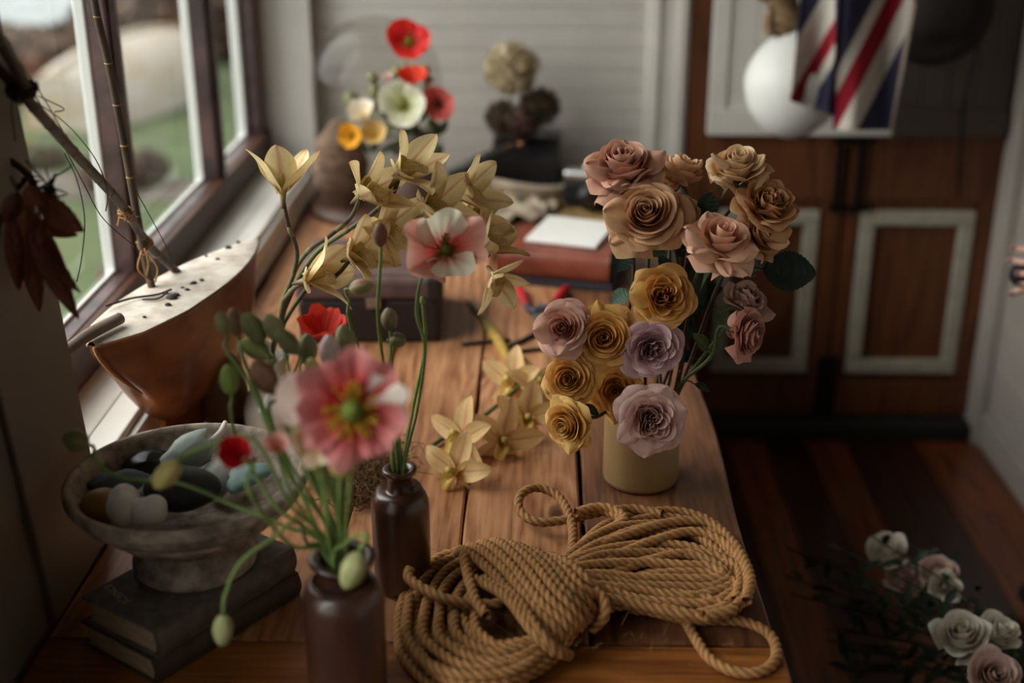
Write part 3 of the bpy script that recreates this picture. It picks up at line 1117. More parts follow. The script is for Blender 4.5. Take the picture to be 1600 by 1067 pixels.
def orchid_blossom(parent, base, axis, up, L, seed, body='#dfcda0', stripe='#b5604c', elev=None, lip=True, roll=0.0, shape=None, lipcol='#ecdcae', neck='#5b3a30'):
    """five tepals and a speckled lip round a short column"""
    rn = random.Random(seed)
    B_ = basis(axis, up, roll)
    base = np.asarray(base, float)
    cl = MB()
    cl.tube(spline([base - unit(axis) * L * 0.28, base - unit(axis) * L * 0.1, base + unit(axis) * 0.002], n=8), [0.0022, 0.0036, 0.0050], 8, np.linspace(0, 1, 8)[:, None] * srgb(body) * 0.6 + (1 - np.linspace(0, 1, 8)[:, None]) * srgb(neck))
    q = spline([(0, 0, 0), (0, 0.10 * L, 0.22 * L), (0, 0.13 * L, 0.42 * L)], n=8) @ B_.T + base
    cl.tube(q, [0.0045, 0.0048, 0.0055], 8, srgb('#cdb766'))
    co = cl.build('blossom', MT['orchid'], parent)
    default = [(90, 50), (28, 38), (152, 38), (-48, 30), (-132, 30)]
    sh = shape or default
    for i, (an, el) in enumerate(sh):
        an += rn.uniform(-7, 7)
        el += rn.uniform(-7, 7)
        Lp = L * rn.uniform(1.0, 1.14)
        W = L * (0.58 if i == 0 else 0.52) * rn.uniform(0.92, 1.1)
        pts, cols = orchid_petal(Lp, W, body, stripe, 0.30 if i in (0, 3, 4) else 0.14, curl=rn.uniform(0.05, 0.25), twist=rn.uniform(-0.35, 0.35), seed=seed * 10 + i, cupw=0.4, flare=rn.uniform(0.0, 0.35))
        a_, e_ = radians(an), radians(el)
        dx = V(cos(a_) * cos(e_), sin(a_) * cos(e_), sin(e_))
        dz = V(-cos(a_) * sin(e_), -sin(a_) * sin(e_), cos(e_))
        dy = np.cross(dz, dx)
        R3 = np.stack([dx, dy, dz], 1)
        pts = (pts @ R3.T) @ B_.T + base
        MB().grid(pts, cols).build('sepal' if i in (0, 3, 4) else 'petal', MT['orchid'], co)
    if lip:
        rows, cols = [], []
        lc, sp_ = srgb(lipcol), srgb('#7c2f1e')
        N, M_ = 44, 41
        for i in range(N):
            s = i / (N - 1)
            row, rc = [], []
            for j in range(M_):
                q_ = -1 + 2 * j / (M_ - 1)
                wd = L * 0.20 * (0.65 + 0.5 * sin(pi * min(1, s * 0.9)))
                yb = -0.12 * L - 0.05 * L * s - L * 0.30 * max(0, s - 0.55) ** 1.5 * 2.4
                zb = L * 0.52 * (s if s < 0.75 else 0.75 + (s - 0.75) * 0.4)
                side = abs(q_) ** 1.6 * L * 0.26 * (1 - 0.9 * max(0, s - 0.5) * 2)
                row.append((wd * q_ * (1 - 0.25 * abs(q_)), yb + side + 0.006 * L * sin(j * 1.1) * s, zb + 0.015 * L * sin(j * .95)))
                cc = lc.copy()
                if s > 0.5 and rn.random() < 0.10:
                    cc = lc * .4 + sp_
                if s < 0.4 and abs(q_) > 0.3 and rn.random() < 0.06:
                    cc = sp_ * 1.3
                rc.append(cc)
            rows.append(row)
            cols.append(rc)
        pts = np.array(rows) @ B_.T + base
        MB().grid(pts, np.array(cols)).build('lip', MT['orchid'], co)
    return co


# ================================================================== ROSES IN THE OCHRE VASE
VC = P(1000, 748, Z=TZ)
VR = 0.0555
VH = 0.125
MT['vase_glaze'] = plain('ochre_matt_glaze', '#8d7048', 0.42, var=0.18, scale=9, bmp=0.05, spec=0.4, coat=0.15)
MT['white_glaze'] = plain('white_glaze', '#d8d5ce', 0.25, var=0.05, scale=9, coat=0.3)
vase = thing('vase', 'plain ochre glazed cylinder vase holding the roses', 'vase', (VC[0], VC[1], TZ))
MB().lathe([(0.001, 0.002), (VR - 0.006, 0.002), (VR - 0.001, 0.004), (VR, 0.010), (VR, VH - 0.003), (VR - 0.0015, VH)], 64, (VC[0], VC[1], TZ)).build('body', MT['vase_glaze'], vase)
MB().lathe([(VR - 0.0015, VH), (VR - 0.004, VH + 0.0008), (VR - 0.006, VH - 0.002), (VR - 0.006, 0.012), (0.001, 0.010)], 64, (VC[0], VC[1], TZ)).build('glazed_lining', MT['white_glaze'], vase)

TAN = ('#b07b54', '#dcab80', '#eccaa4', '#b8946e')
DUST = ('#ab6e58', '#d39d84', '#e4bba4', '#a8806a')
BEIGE = ('#c4925c', '#e2bb8e', '#f0d9b8', '#c6ab80')
PEACH = ('#d28f70', '#eab898', '#efc4b0', '#d6a082')
GOLD = ('#d69443', '#ecb767', '#f4cd8a', '#d8a75c')
YELL = ('#dba04c', '#ecbf70', '#f3d08c', '#dcb267')
PPCH = ('#dd9a78', '#ebb9a4', '#e6bfb8', '#d59f98')
LAV = ('#b98486', '#dcb8bc', '#ecd2d4', '#c09c9e')
PINK = ('#bf8478', '#e6bfb5', '#eed3ca', '#cfa59b')
DPNK = ('#b5764f', '#d39a8b', '#dcaca0', '#b67e70')
TAUP = ('#a06a55', '#c39c8c', '#d3b5a6', '#98796a')
LCREAM = '#ffffff'
RB = (VC[0], VC[1])


def mouth_pt(a_, r_=0.6):
    return V(VC[0] + cos(a_) * VR * r_, VC[1] + sin(a_) * VR * r_, TZ + VH)


def rose(label, head, dia, Yd, axis, pal, seed, n=30, open_=0.8, ruffle=0.1, droop=0.4, H=0.8, quarter=False, mids=(), leaves=(), mouth=None, foot=None, stemcol='#4d3226', group='roses in the ochre vase', stem_r=0.0026, name='rose', depth=0.25, tips=()):
    h = P(head[0], head[1], Y=Yd)
    R = dia / ppm(h) / 2
    axis = unit(axis)
    base = h - axis * R * depth
    rn = random.Random(seed)
    if mouth is None:
        a_ = atan2(h[1] - VC[1], h[0] - VC[0])
        mouth = mouth_pt(a_ + rn.uniform(-.5, .5), 0.75)
        foot = V(VC[0] - cos(a_) * VR * 0.5, VC[1] - sin(a_) * VR * 0.5, TZ + 0.02)
    t = thing(name, label, 'flower', foot, group)
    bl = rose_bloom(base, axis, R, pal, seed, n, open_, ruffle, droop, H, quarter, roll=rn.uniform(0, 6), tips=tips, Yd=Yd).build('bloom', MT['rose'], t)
    calyx(base, axis, R, seed=seed).build('calyx', MT['green'], bl)
    p0 = base - axis * R * 0.38
    pts = [p0, p0 - axis * 0.025] + pix_path(mids) + [mouth, foot]
    sp = spline(pts, step=0.008)
    c0, c1 = srgb(stemcol), srgb('#4a5a34')
    f = np.linspace(0, 1, len(sp))[:, None]
    sb = MB().tube(sp, stem_r, 8, c1 * (1 - np.clip(f * 3, 0, 1)) + c0 * np.clip(f * 3, 0, 1))
    for i in range(4, len(sp) - 6, 5):
        d = unit(V(rn.gauss(0, 1), rn.gauss(0, 1), 0.1))
        sb.tube([sp[i] + d * stem_r * 0.6, sp[i] + d * (stem_r + 0.002), sp[i] + d * (stem_r + 0.0045) - V(0, 0, 0.0012)], [0.0016, 0.0009, 0.0001], 5, srgb('#7a2f2a'))
    sb.build('stem', MT['green'], t)
    for (bx, by, tx, ty, yy, wd, col, nrm) in leaves:
        b_, t_ = P(bx, by, Y=yy), P(tx, ty, Y=yy)
        j = int(np.argmin(np.linalg.norm(sp - b_, axis=1)))
        L = leaf_mesh(b_, t_, nrm, wd / ppm(b_), col, serr=0.07, seed=seed)
        L.tube(spline([sp[j], sp[j] * 0.4 + b_ * 0.6 + V(0, 0, 0.003), b_], n=8), 0.0010, 5, srgb(col) * 1.2)
        L.build('leaf', MT['leaf'], t)
    return t


C = V(0.0, -0.9, 0.4)
DL = '#33402c'
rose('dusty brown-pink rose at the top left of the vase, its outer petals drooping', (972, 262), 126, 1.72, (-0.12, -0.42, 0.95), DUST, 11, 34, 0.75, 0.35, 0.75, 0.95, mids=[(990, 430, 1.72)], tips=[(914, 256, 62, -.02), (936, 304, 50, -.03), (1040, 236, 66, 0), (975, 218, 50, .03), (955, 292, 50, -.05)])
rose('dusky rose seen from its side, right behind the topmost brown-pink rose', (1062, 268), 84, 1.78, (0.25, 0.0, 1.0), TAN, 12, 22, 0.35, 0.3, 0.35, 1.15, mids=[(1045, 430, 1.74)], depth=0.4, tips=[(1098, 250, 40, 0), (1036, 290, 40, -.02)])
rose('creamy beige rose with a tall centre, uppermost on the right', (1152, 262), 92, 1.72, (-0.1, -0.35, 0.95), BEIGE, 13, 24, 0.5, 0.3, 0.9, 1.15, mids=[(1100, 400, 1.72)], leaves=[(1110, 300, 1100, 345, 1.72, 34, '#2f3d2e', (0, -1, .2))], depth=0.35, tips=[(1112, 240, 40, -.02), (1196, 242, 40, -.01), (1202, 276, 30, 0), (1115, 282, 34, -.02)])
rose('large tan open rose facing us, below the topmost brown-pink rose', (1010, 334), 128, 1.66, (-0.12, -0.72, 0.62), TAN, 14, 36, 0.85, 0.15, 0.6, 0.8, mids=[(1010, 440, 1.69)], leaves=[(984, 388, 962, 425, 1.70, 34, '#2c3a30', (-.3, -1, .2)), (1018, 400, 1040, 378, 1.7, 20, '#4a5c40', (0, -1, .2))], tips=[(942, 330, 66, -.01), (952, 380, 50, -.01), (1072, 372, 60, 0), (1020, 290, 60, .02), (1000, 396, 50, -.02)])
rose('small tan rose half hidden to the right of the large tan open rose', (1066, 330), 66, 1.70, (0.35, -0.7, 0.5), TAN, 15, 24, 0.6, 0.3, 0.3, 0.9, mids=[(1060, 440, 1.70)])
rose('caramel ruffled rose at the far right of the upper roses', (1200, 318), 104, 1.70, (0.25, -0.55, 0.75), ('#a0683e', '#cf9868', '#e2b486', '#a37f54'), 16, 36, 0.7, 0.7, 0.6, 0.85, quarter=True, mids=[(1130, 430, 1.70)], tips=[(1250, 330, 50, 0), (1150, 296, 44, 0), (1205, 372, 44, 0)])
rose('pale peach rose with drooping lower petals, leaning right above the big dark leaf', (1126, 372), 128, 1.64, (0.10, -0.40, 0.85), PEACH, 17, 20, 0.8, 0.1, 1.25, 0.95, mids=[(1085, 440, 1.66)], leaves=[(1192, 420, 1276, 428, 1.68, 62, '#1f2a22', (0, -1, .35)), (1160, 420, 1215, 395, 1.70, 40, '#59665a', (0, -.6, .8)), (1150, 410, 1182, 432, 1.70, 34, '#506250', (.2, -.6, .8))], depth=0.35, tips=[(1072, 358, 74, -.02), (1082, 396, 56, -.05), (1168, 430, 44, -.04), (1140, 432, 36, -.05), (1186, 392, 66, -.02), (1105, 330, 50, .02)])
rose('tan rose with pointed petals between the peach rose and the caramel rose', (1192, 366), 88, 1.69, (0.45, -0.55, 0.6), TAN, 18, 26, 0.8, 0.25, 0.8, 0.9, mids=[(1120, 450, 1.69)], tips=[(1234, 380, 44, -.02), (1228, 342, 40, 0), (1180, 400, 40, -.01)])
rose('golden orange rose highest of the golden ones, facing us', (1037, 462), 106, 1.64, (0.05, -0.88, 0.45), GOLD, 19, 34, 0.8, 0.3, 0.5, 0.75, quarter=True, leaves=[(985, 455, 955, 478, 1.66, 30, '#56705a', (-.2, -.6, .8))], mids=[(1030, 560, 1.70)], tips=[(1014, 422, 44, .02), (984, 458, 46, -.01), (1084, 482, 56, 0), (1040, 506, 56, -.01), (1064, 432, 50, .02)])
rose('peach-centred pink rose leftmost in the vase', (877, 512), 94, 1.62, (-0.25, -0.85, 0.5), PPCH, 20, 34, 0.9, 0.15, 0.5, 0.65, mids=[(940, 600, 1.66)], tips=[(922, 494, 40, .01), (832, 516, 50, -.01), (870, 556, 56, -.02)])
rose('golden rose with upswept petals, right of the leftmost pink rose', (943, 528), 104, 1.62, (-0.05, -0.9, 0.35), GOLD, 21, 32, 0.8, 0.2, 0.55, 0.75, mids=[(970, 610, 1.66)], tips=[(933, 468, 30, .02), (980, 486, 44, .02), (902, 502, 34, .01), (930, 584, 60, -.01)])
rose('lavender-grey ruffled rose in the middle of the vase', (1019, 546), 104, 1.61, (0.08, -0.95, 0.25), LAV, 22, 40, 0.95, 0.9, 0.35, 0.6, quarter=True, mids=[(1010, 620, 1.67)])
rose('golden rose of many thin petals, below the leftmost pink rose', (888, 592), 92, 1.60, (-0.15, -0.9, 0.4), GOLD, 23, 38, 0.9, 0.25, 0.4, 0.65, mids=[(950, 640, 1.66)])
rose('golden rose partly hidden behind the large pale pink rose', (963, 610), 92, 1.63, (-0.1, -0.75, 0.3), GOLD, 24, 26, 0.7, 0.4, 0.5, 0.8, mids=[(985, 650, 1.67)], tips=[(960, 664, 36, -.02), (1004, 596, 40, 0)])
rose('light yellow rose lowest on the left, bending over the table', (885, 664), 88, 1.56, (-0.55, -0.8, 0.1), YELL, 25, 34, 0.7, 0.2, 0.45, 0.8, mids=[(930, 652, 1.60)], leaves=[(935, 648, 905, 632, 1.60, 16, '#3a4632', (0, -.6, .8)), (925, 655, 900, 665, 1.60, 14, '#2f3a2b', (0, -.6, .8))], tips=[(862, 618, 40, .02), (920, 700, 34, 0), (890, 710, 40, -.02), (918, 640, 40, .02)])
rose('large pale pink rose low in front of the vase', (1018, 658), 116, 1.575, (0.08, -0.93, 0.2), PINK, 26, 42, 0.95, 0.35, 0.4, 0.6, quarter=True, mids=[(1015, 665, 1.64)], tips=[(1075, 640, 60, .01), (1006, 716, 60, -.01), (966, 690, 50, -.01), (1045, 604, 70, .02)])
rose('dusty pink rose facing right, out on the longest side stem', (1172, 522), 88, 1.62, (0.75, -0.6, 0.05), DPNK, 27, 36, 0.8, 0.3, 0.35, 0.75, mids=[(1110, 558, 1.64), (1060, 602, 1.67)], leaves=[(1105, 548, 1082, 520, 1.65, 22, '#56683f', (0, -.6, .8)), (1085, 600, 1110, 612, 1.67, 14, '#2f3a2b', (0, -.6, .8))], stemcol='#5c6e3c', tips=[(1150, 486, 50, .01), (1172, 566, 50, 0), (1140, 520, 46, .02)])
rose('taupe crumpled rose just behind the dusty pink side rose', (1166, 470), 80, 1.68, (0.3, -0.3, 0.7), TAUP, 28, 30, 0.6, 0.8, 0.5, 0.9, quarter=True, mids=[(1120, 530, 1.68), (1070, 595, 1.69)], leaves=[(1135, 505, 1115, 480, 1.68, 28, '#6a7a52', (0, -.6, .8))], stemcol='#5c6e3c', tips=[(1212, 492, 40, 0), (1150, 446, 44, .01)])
# leafy stem without a bloom in the middle of the bunch
lf = thing('rose_foliage', 'dark leafy rose stem without a bloom, in the middle of the vase', 'foliage', (VC[0], VC[1], TZ + 0.02), 'rose leaves in the ochre vase')
spf = spline([P(1075, 395, Y=1.70), P(1062, 470, Y=1.70), P(1050, 560, Y=1.70), V(VC[0] + 0.02, VC[1], TZ + VH), V(VC[0], VC[1], TZ + 0.02)], step=0.01)
MB().tube(spf, 0.0026, 7, srgb('#4a2f26')).build('stem', MT['green'], lf)
rn = random.Random(5)
for (bx, by, tx, ty, wd, yy) in ((1070, 400, 1048, 372, 26, 1.72), (1070, 420, 1100, 478, 34, 1.68), (1062, 440, 1092, 418, 28, 1.7), (1080, 445, 1112, 405, 34, 1.71), (1062, 470, 1040, 415, 32, 1.73), (1068, 480, 1108, 470, 30, 1.69), (1060, 500, 1090, 530, 26, 1.68), (1078, 400, 1066, 352, 26, 1.73), (1055, 430, 1030, 395, 24, 1.72), (1062, 520, 1084, 490, 26, 1.70), (1075, 460, 1130, 450, 30, 1.72), (1060, 555, 1090, 560, 20, 1.70)):
    b_, t_ = P(bx, by, Y=yy), P(tx, ty, Y=yy)
    L = leaf_mesh(b_, t_, (rn.uniform(-.6, .6), -1, rn.uniform(0, .8)), wd / ppm(b_), rn.choice(['#263226', '#2d3a2a', '#35432f', '#1f2a22']), serr=0.07)
    j = int(np.argmin(np.linalg.norm(spf - b_, axis=1)))
    L.tube(spline([spf[j], spf[j] * .4 + b_ * .6, b_], n=6), 0.001, 5, srgb('#4a3a2c'))
    L.build('leaf', MT['leaf'], lf)

# ================================================================== STONEWARE BOTTLES
def stone_mat(name, a, b_, rough=0.3):
    m, n, bs = nt(name)
    f = noise(n, 14, 5, (1, 1, 0.5))
    c = ramp(n, f, [(0.3, srgb(b_)), (0.7, srgb(a))])
    sp_ = noise(n, 160, 2)
    c = mix_rgb(n, ramp(n, sp_, [(0.66, 0.0), (0.72, 0.55)]), c, srgb('#2a1712'))
    n.links.new(c, bs.inputs['Base Color'])
    bs.inputs['Roughness'].default_value = rough
    bs.inputs['Coat Weight'].default_value = 0.35
    bs.inputs['Coat Roughness'].default_value = 0.25
    bump(n, bs, f, 0.25, 0.003)
    return m


MT['stone1'] = stone_mat('brown_salt_glaze', '#55301f', '#361d14')
MT['stone2'] = stone_mat('rusty_brown_salt_glaze', '#54301f', '#331d15', 0.42)


def bottle(label, cx, cy, H, r, neck_r, lip_r, neck_z, sh_z, mat, wonk=0.0, seed=0):
    t = thing('stoneware_bottle', label, 'bottle', (cx, cy, TZ), 'brown stoneware bottles')

    def fn(pts, th):
        pts = pts.copy()
        pts[:, :, 0] += (wonk * np.sin(th * 2 + 1) + wonk * 0.7 * np.sin(th * 3)) * 0.5
        pts[:, :, 2] += wonk * 0.9 * np.sin(th * 2 + 0.5)[None, :] * (pts[:, :, 2] > TZ + neck_z)
        return pts
    prof = [(0.001, 0.001), (r * 0.9, 0.001), (r * 0.97, 0.004), (r * 0.985, 0.012), (r, 0.05), (r * 1.01, sh_z - 0.012), (r * 1.0, sh_z - 0.003), (r * 0.97, sh_z + 0.002), (r * 0.90, sh_z + 0.008), (r * 0.72, sh_z + 0.020), (neck_r * 1.25, neck_z - 0.012), (neck_r * 1.03, neck_z - 0.006), (neck_r, neck_z)]
    MB().lathe(prof, 56, (cx, cy, TZ)).build('body', mat, t)
    lp = [(neck_r, neck_z), (neck_r * 0.99, H - 0.014), (neck_r * 1.06, H - 0.010), (lip_r, H - 0.006), (lip_r * 1.03, H - 0.003), (lip_r * 0.97, H), (neck_r * 0.95, H - 0.001), (neck_r * 0.78, H - 0.010), (neck_r * 0.75, neck_z), (neck_r * 0.75, neck_z - 0.03)]
    MB().lathe(lp, 48, (cx, cy, TZ), fn=fn).build('neck', mat, t)
    return t


B2 = P(630, 914, Z=TZ)
k2 = 1290.0
B2H = 0.168
bottle('slender brown stoneware bottle with a narrow neck, standing left of the rope', B2[0], B2[1], B2H, 0.0362, 0.0150, 0.0208, 0.148, 0.123, MT['stone1'], 0.0012)
rim1 = P(524, 868, Y=1.150)
B1 = V(rim1[0] + 0.006, 1.150, TZ)
B1H = 0.195
bottle('wide-necked rusty brown stoneware bottle nearest the camera', B1[0], B1[1], B1H, 0.0425, 0.0270, 0.0345, 0.168, 0.150, MT['stone2'], 0.0022)


def mB(b, H, a_, r_):
    return V(b[0] + cos(a_) * r_, b[1] + sin(a_) * r_, TZ + H), V(b[0] - cos(a_) * r_ * 1.1, b[1] - sin(a_) * r_ * 1.1, TZ + 0.03)


rn = random.Random(77)


def fp(label, head, mids, R, **kw):
    hx = P(head[0], head[1], Y=head[2])
    a_ = atan2(hx[1] - B1[1], hx[0] - B1[0]) + rn.uniform(-.6, .6)
    mo, fo = mB(B1, B1H, a_, rn.uniform(0.004, 0.018))
    return poppy(label, head, mids, mo, fo, R=R, stem_r=0.0021, **kw)


G1 = 'poppies in the nearest bottle'
GB = 'poppy buds in the nearest bottle'
fp('large coral-pink poppy, the biggest and nearest bloom', (552, 640, 1.03), [(548, 740, 1.07)], 94, axis=(0.10, -0.95, 0.30), c_in='#c6302e', c_out='#f0aaa8', cup=0.30, seed=3, n=6, centre=True, pod='#7c8a3a', sta='#dcb740', group=G1, depth=0.12, wrinkle=2.0, ragged=0.32, pale='#f6e9de', pale_k=(0,), wide=48, roll=0.30, fin=0.48, heart=1.45)
fp('pale blush poppy tucked behind the left edge of the large coral-pink poppy', (484, 626, 1.08), [(505, 740, 1.10)], 52, axis=(-0.35, -0.85, 0.4), c_in='#ecd0bc', c_out='#f4dcd3', cup=0.6, seed=4, n=4, group=G1, ragged=.15, wrinkle=1.5)
fp('cream poppy with an orange heart, below the blush poppy', (490, 684, 1.06), [(508, 770, 1.10)], 42, axis=(0.15, -0.95, 0.15), c_in='#c8863a', c_out='#f3e2c6', cup=0.8, seed=5, n=5, group=G1, pod='#9a8a3a', sta='#c07a2a', wrinkle=2)
fp('small round scarlet poppy just opening, over the bowl rim', (375, 712, 1.08), [(388, 765, 1.08), (452, 850, 1.12)], 42, axis=(-0.2, -0.7, 0.65), c_in='#8f0f18', c_out='#cc1620', cup=0.95, seed=6, closed=0.3, n=5, centre=False, group=G1, depth=.5)
fp('small half-open pink poppy right of the small scarlet one', (434, 700, 1.08), [(455, 770, 1.10)], 33, axis=(0.1, -0.6, 0.75), c_in='#d98378', c_out='#efc4b4', cup=1.0, seed=7, closed=0.35, n=4, centre=False, group=G1)
fp('orange-red poppy with upright ragged petals, in front of the suitcase', (503, 512, 1.42), [(512, 560, 1.38), (515, 700, 1.24)], 50, axis=(0.0, -0.25, 1.0), c_in='#c0242a', c_out='#ea4a36', cup=0.95, seed=8, n=6, group=G1, sta='#b03020', pod='#7a3020', depth=0.5, ragged=.28, wide=56)
fp('green bud hanging down in front of the neck of the nearest bottle', (550, 892, 1.07), [(578, 838, 1.08), (560, 836, 1.09), (540, 850, 1.11)], 21, kind='bud', axis=(-0.35, -0.3, -0.85), col='#7e8f5c', seed=21, group=GB, long=1.5)
fp('drooping green bud on a long arching stem over the books', (348, 985, 1.08), [(352, 930, 1.08), (375, 880, 1.08), (430, 838, 1.10), (466, 812, 1.12), (480, 850, 1.13)], 17, kind='bud', axis=(-0.1, -0.1, -1), col='#7d8f5e', seed=22, group=GB, long=1.6)
fp('round bud far out to the left, beside the window boards', (118, 688, 1.22), [(145, 712, 1.22), (185, 745, 1.22), (282, 756, 1.18), (370, 792, 1.16), (444, 822, 1.15)], 19, kind='bud', axis=(-0.7, -0.4, 0.55), col='#5f6b44', seed=23, group=GB, long=1.1)
fp('pale green bud over the black pebble in the bowl', (260, 742, 1.13), [(292, 708, 1.13), (350, 688, 1.13), (400, 690, 1.13), (455, 790, 1.13)], 19, kind='bud', axis=(-0.6, -0.3, -0.65), col='#8a8f52', seed=24, group=GB, long=1.5)
buds = [
    ('small bud farthest left in the upper cluster of buds', (347, 505, 1.26), [(352, 545, 1.24), (395, 610, 1.20), (450, 740, 1.16)], 12, (-0.2, -0.1, 1), '#6f7a4c'),
    ('brownish bud second from the left in the upper cluster of buds', (368, 502, 1.30), [(380, 560, 1.26), (440, 700, 1.2)], 15, (-0.1, -0.1, 1), '#6a5f45'),
    ('fat olive bud leaning left in the middle of the upper bud cluster', (396, 512, 1.27), [(420, 560, 1.25), (465, 700, 1.18)], 18, (-0.4, -0.2, 0.9), '#5f6e45'),
    ('bud beside the fat olive one, nearest the orchid stem', (428, 512, 1.27), [(450, 570, 1.24), (480, 720, 1.18)], 17, (-0.3, -0.3, 0.9), '#6f7b52'),
    ('dark green bud under the upper bud cluster, left of the orange-red poppy', (448, 533, 1.25), [(468, 590, 1.22), (490, 720, 1.17)], 16, (-0.5, -0.2, 0.8), '#56613c'),
    ('bright green bud hooked over, above the white ceramic vase', (398, 545, 1.28), [(425, 575, 1.26), (440, 640, 1.22), (480, 740, 1.17)], 16, (-0.7, -0.2, 0.5), '#7b9152'),
    ('large brown bud hanging before the white ceramic vase', (412, 588, 1.22), [(420, 640, 1.20), (450, 730, 1.17)], 20, (-0.35, -0.2, 0.9), '#66553e'),
    ('upright bright green bud above the bowl rim', (358, 592, 1.24), [(360, 640, 1.22), (372, 690, 1.20), (430, 790, 1.15)], 16, (0, -0.1, 1), '#6f8f45'),
    ('olive bud below the orange-red poppy, its seam facing us', (480, 545, 1.34), [(485, 600, 1.30), (505, 720, 1.2)], 17, (0.1, -0.2, 1), '#66704c'),
    ('pale elongated bud directly under the olive bud below the orange-red poppy', (487, 577, 1.26), [(492, 630, 1.22), (500, 720, 1.17)], 13, (0, -0.2, 1), '#8d9658'),
    ('whitish half-open bud beneath the orange-red poppy', (515, 548, 1.32), [(517, 600, 1.28), (520, 700, 1.2)], 18, (0.05, -0.2, 1), '#a8a294'),
    ('ribbed green bud right of the whitish bud', (539, 532, 1.36), [(545, 590, 1.32), (538, 700, 1.22)], 17, (-0.1, -0.1, 1), '#6f7f55'),
    ('soft green pod under the large coral-pink poppy', (536, 722, 1.05), [(530, 780, 1.09)], 24, (0.2, -0.7, 0.7), '#8a8f4c'),
]
for (lb, hd, md, r_, ax, cl_) in buds:
    fp(lb, hd, md, r_, kind='bud', axis=ax, col=cl_, seed=int(hd[0]), group=GB, long=1.65)
# extra leaves of stems without heads in view: none

# second bottle
G2 = 'poppies in the slender bottle'


def sp2(label, head, mids, R, a_, **kw):
    mo, fo = mB(B2, B2H, a_, 0.007)
    return poppy(label, head, mids, mo, fo, R=R, stem_r=0.0021, group=G2, **kw)


sp2('crumpled cream and coral poppy on the tallest stem of the slender bottle', (698, 386, 1.43), [(660, 432, 1.43), (651, 490, 1.43), (664, 545, 1.43), (652, 640, 1.42)], 68, 0.3, axis=(0.22, -0.82, 0.5), c_in='#d8504a', c_out='#f0c2ae', cup=0.7, seed=15, n=4, depth=0.30, wrinkle=3.2, ragged=.20, roll=0.12, pod='#7c7a32', sta='#9a8a35', wide=58, pale='#f4eed6', pale_k=(1, 3), fin=.42)
sp2('upright brown bud on a straight stem, over the orchids', (594, 366, 1.43), [(594, 420, 1.43), (591, 500, 1.43), (606, 620, 1.42)], 12.5, 2.6, kind='bud', axis=(0, 0, 1), col='#5d503c', seed=31, long=1.6)
sp2('split bud showing a pink petal, left of the straight stem', (565, 448, 1.45), [(546, 468, 1.45), (545, 500, 1.45), (575, 580, 1.43), (610, 680, 1.41)], 13.5, 3.3, kind='bud', axis=(0.95, -0.1, 0.25), col='#6f7a50', seed=32, long=1.45, crack='#c8505c')
sp2('ribbed olive bud low in front of the suitcase', (608, 498, 1.42), [(611, 540, 1.42), (614, 620, 1.41)], 14, 1.8, kind='bud', axis=(-0.05, 0, 1), col='#66684a', seed=33, long=1.35)
sp2('round bud turned to the right, just below the ribbed olive bud', (622, 531, 1.42), [(611, 548, 1.42), (612, 620, 1.41)], 13, 1.2, kind='bud', axis=(0.85, -0.5, 0.3), col='#5f6842', seed=34, long=1.05)
sp2('bare green poppy stem running beside the tallest stem', (660, 470, 1.44), [(664, 545, 1.44), (645, 640, 1.43)], 4, 0.7, kind='bud', axis=(-0.1, 0, 1), col='#6f8a48', seed=35, long=2.0)

# ================================================================== ORCHIDS IN THE WHITE VASE
WV = P(436, 684, Z=TZ)
WVR = 0.052
MT['ceramic'] = plain('pale_grey_glaze', '#cdc6ba', 0.18, var=0.1, scale=30, bmp=0.25, coat=0.6, bdist=0.004)
wv = thing('ceramic_vase', 'small round white glazed vase with a ragged mouth, behind the bowl', 'vase', (WV[0], WV[1], TZ))


def ragged(pts, th):
    pts = pts.copy()
    amt = np.clip((pts[:, :, 2] - TZ - 0.10) / 0.05, 0, 1)
    pts[:, :, 2] += amt * (0.008 * np.sin(3 * th + 0.7) + 0.004 * np.sin(7 * th))
    f_ = 1 + amt * 0.18 * np.sin(3 * th + 2.0)
    pts[:, :, 0] = WV[0] + (pts[:, :, 0] - WV[0]) * f_
    pts[:, :, 1] = WV[1] + (pts[:, :, 1] - WV[1]) * f_
    return pts


MB().lathe([(0.001, 0.001), (0.035, 0.001), (0.045, 0.012), (WVR, 0.038), (WVR * 0.99, 0.055), (0.044, 0.078), (0.028, 0.095), (0.020, 0.108), (0.019, 0.125), (0.022, 0.142), (0.024, 0.150), (0.021, 0.148), (0.016, 0.125), (0.016, 0.100)], 56, (WV[0], WV[1], TZ), fn=ragged).build('body', MT['ceramic'], wv)
OY = 1.66
ST = '#4a3a33'
OM = V(WV[0], WV[1], TZ + 0.145)
OF = V(WV[0], WV[1], TZ + 0.02)


def ostem(t, pts, r, c0='#4a3a33', c1='#5d6a3f'):
    sp = spline(pts, step=0.008)
    n = len(sp)
    rn_ = random.Random(n)
    cols = []
    for i in range(n):
        f = 0.5 + 0.5 * sin(i * 0.22)
        cols.append(srgb(c0) * f + srgb(c1) * (1 - f))
    m = MB().tube(sp, r, 9, np.array(cols))
    for i in range(6, n - 3, 9):
        m.tube([sp[i - 1], sp[i], sp[i + 1]], [r[0] * 1.05 if not np.isscalar(r) else r * 1.05, (r[0] if not np.isscalar(r) else r) * 1.3, r[0] * 1.05 if not np.isscalar(r) else r * 1.05], 9, srgb('#6b6a48'))
    m.build('stem', MT['green'], t)
    return sp


def bl(t, px, py, Yd, axis, Lpx, seed, up=(0, 0, 1), roll=0.0, shape=None, lip=True, body='#e4cf9c'):
    b_ = P(px, py, Y=Yd)
    return orchid_blossom(t, b_, axis, up, Lpx / ppm(b_), seed, roll=roll, shape=shape, lip=lip, body=body)


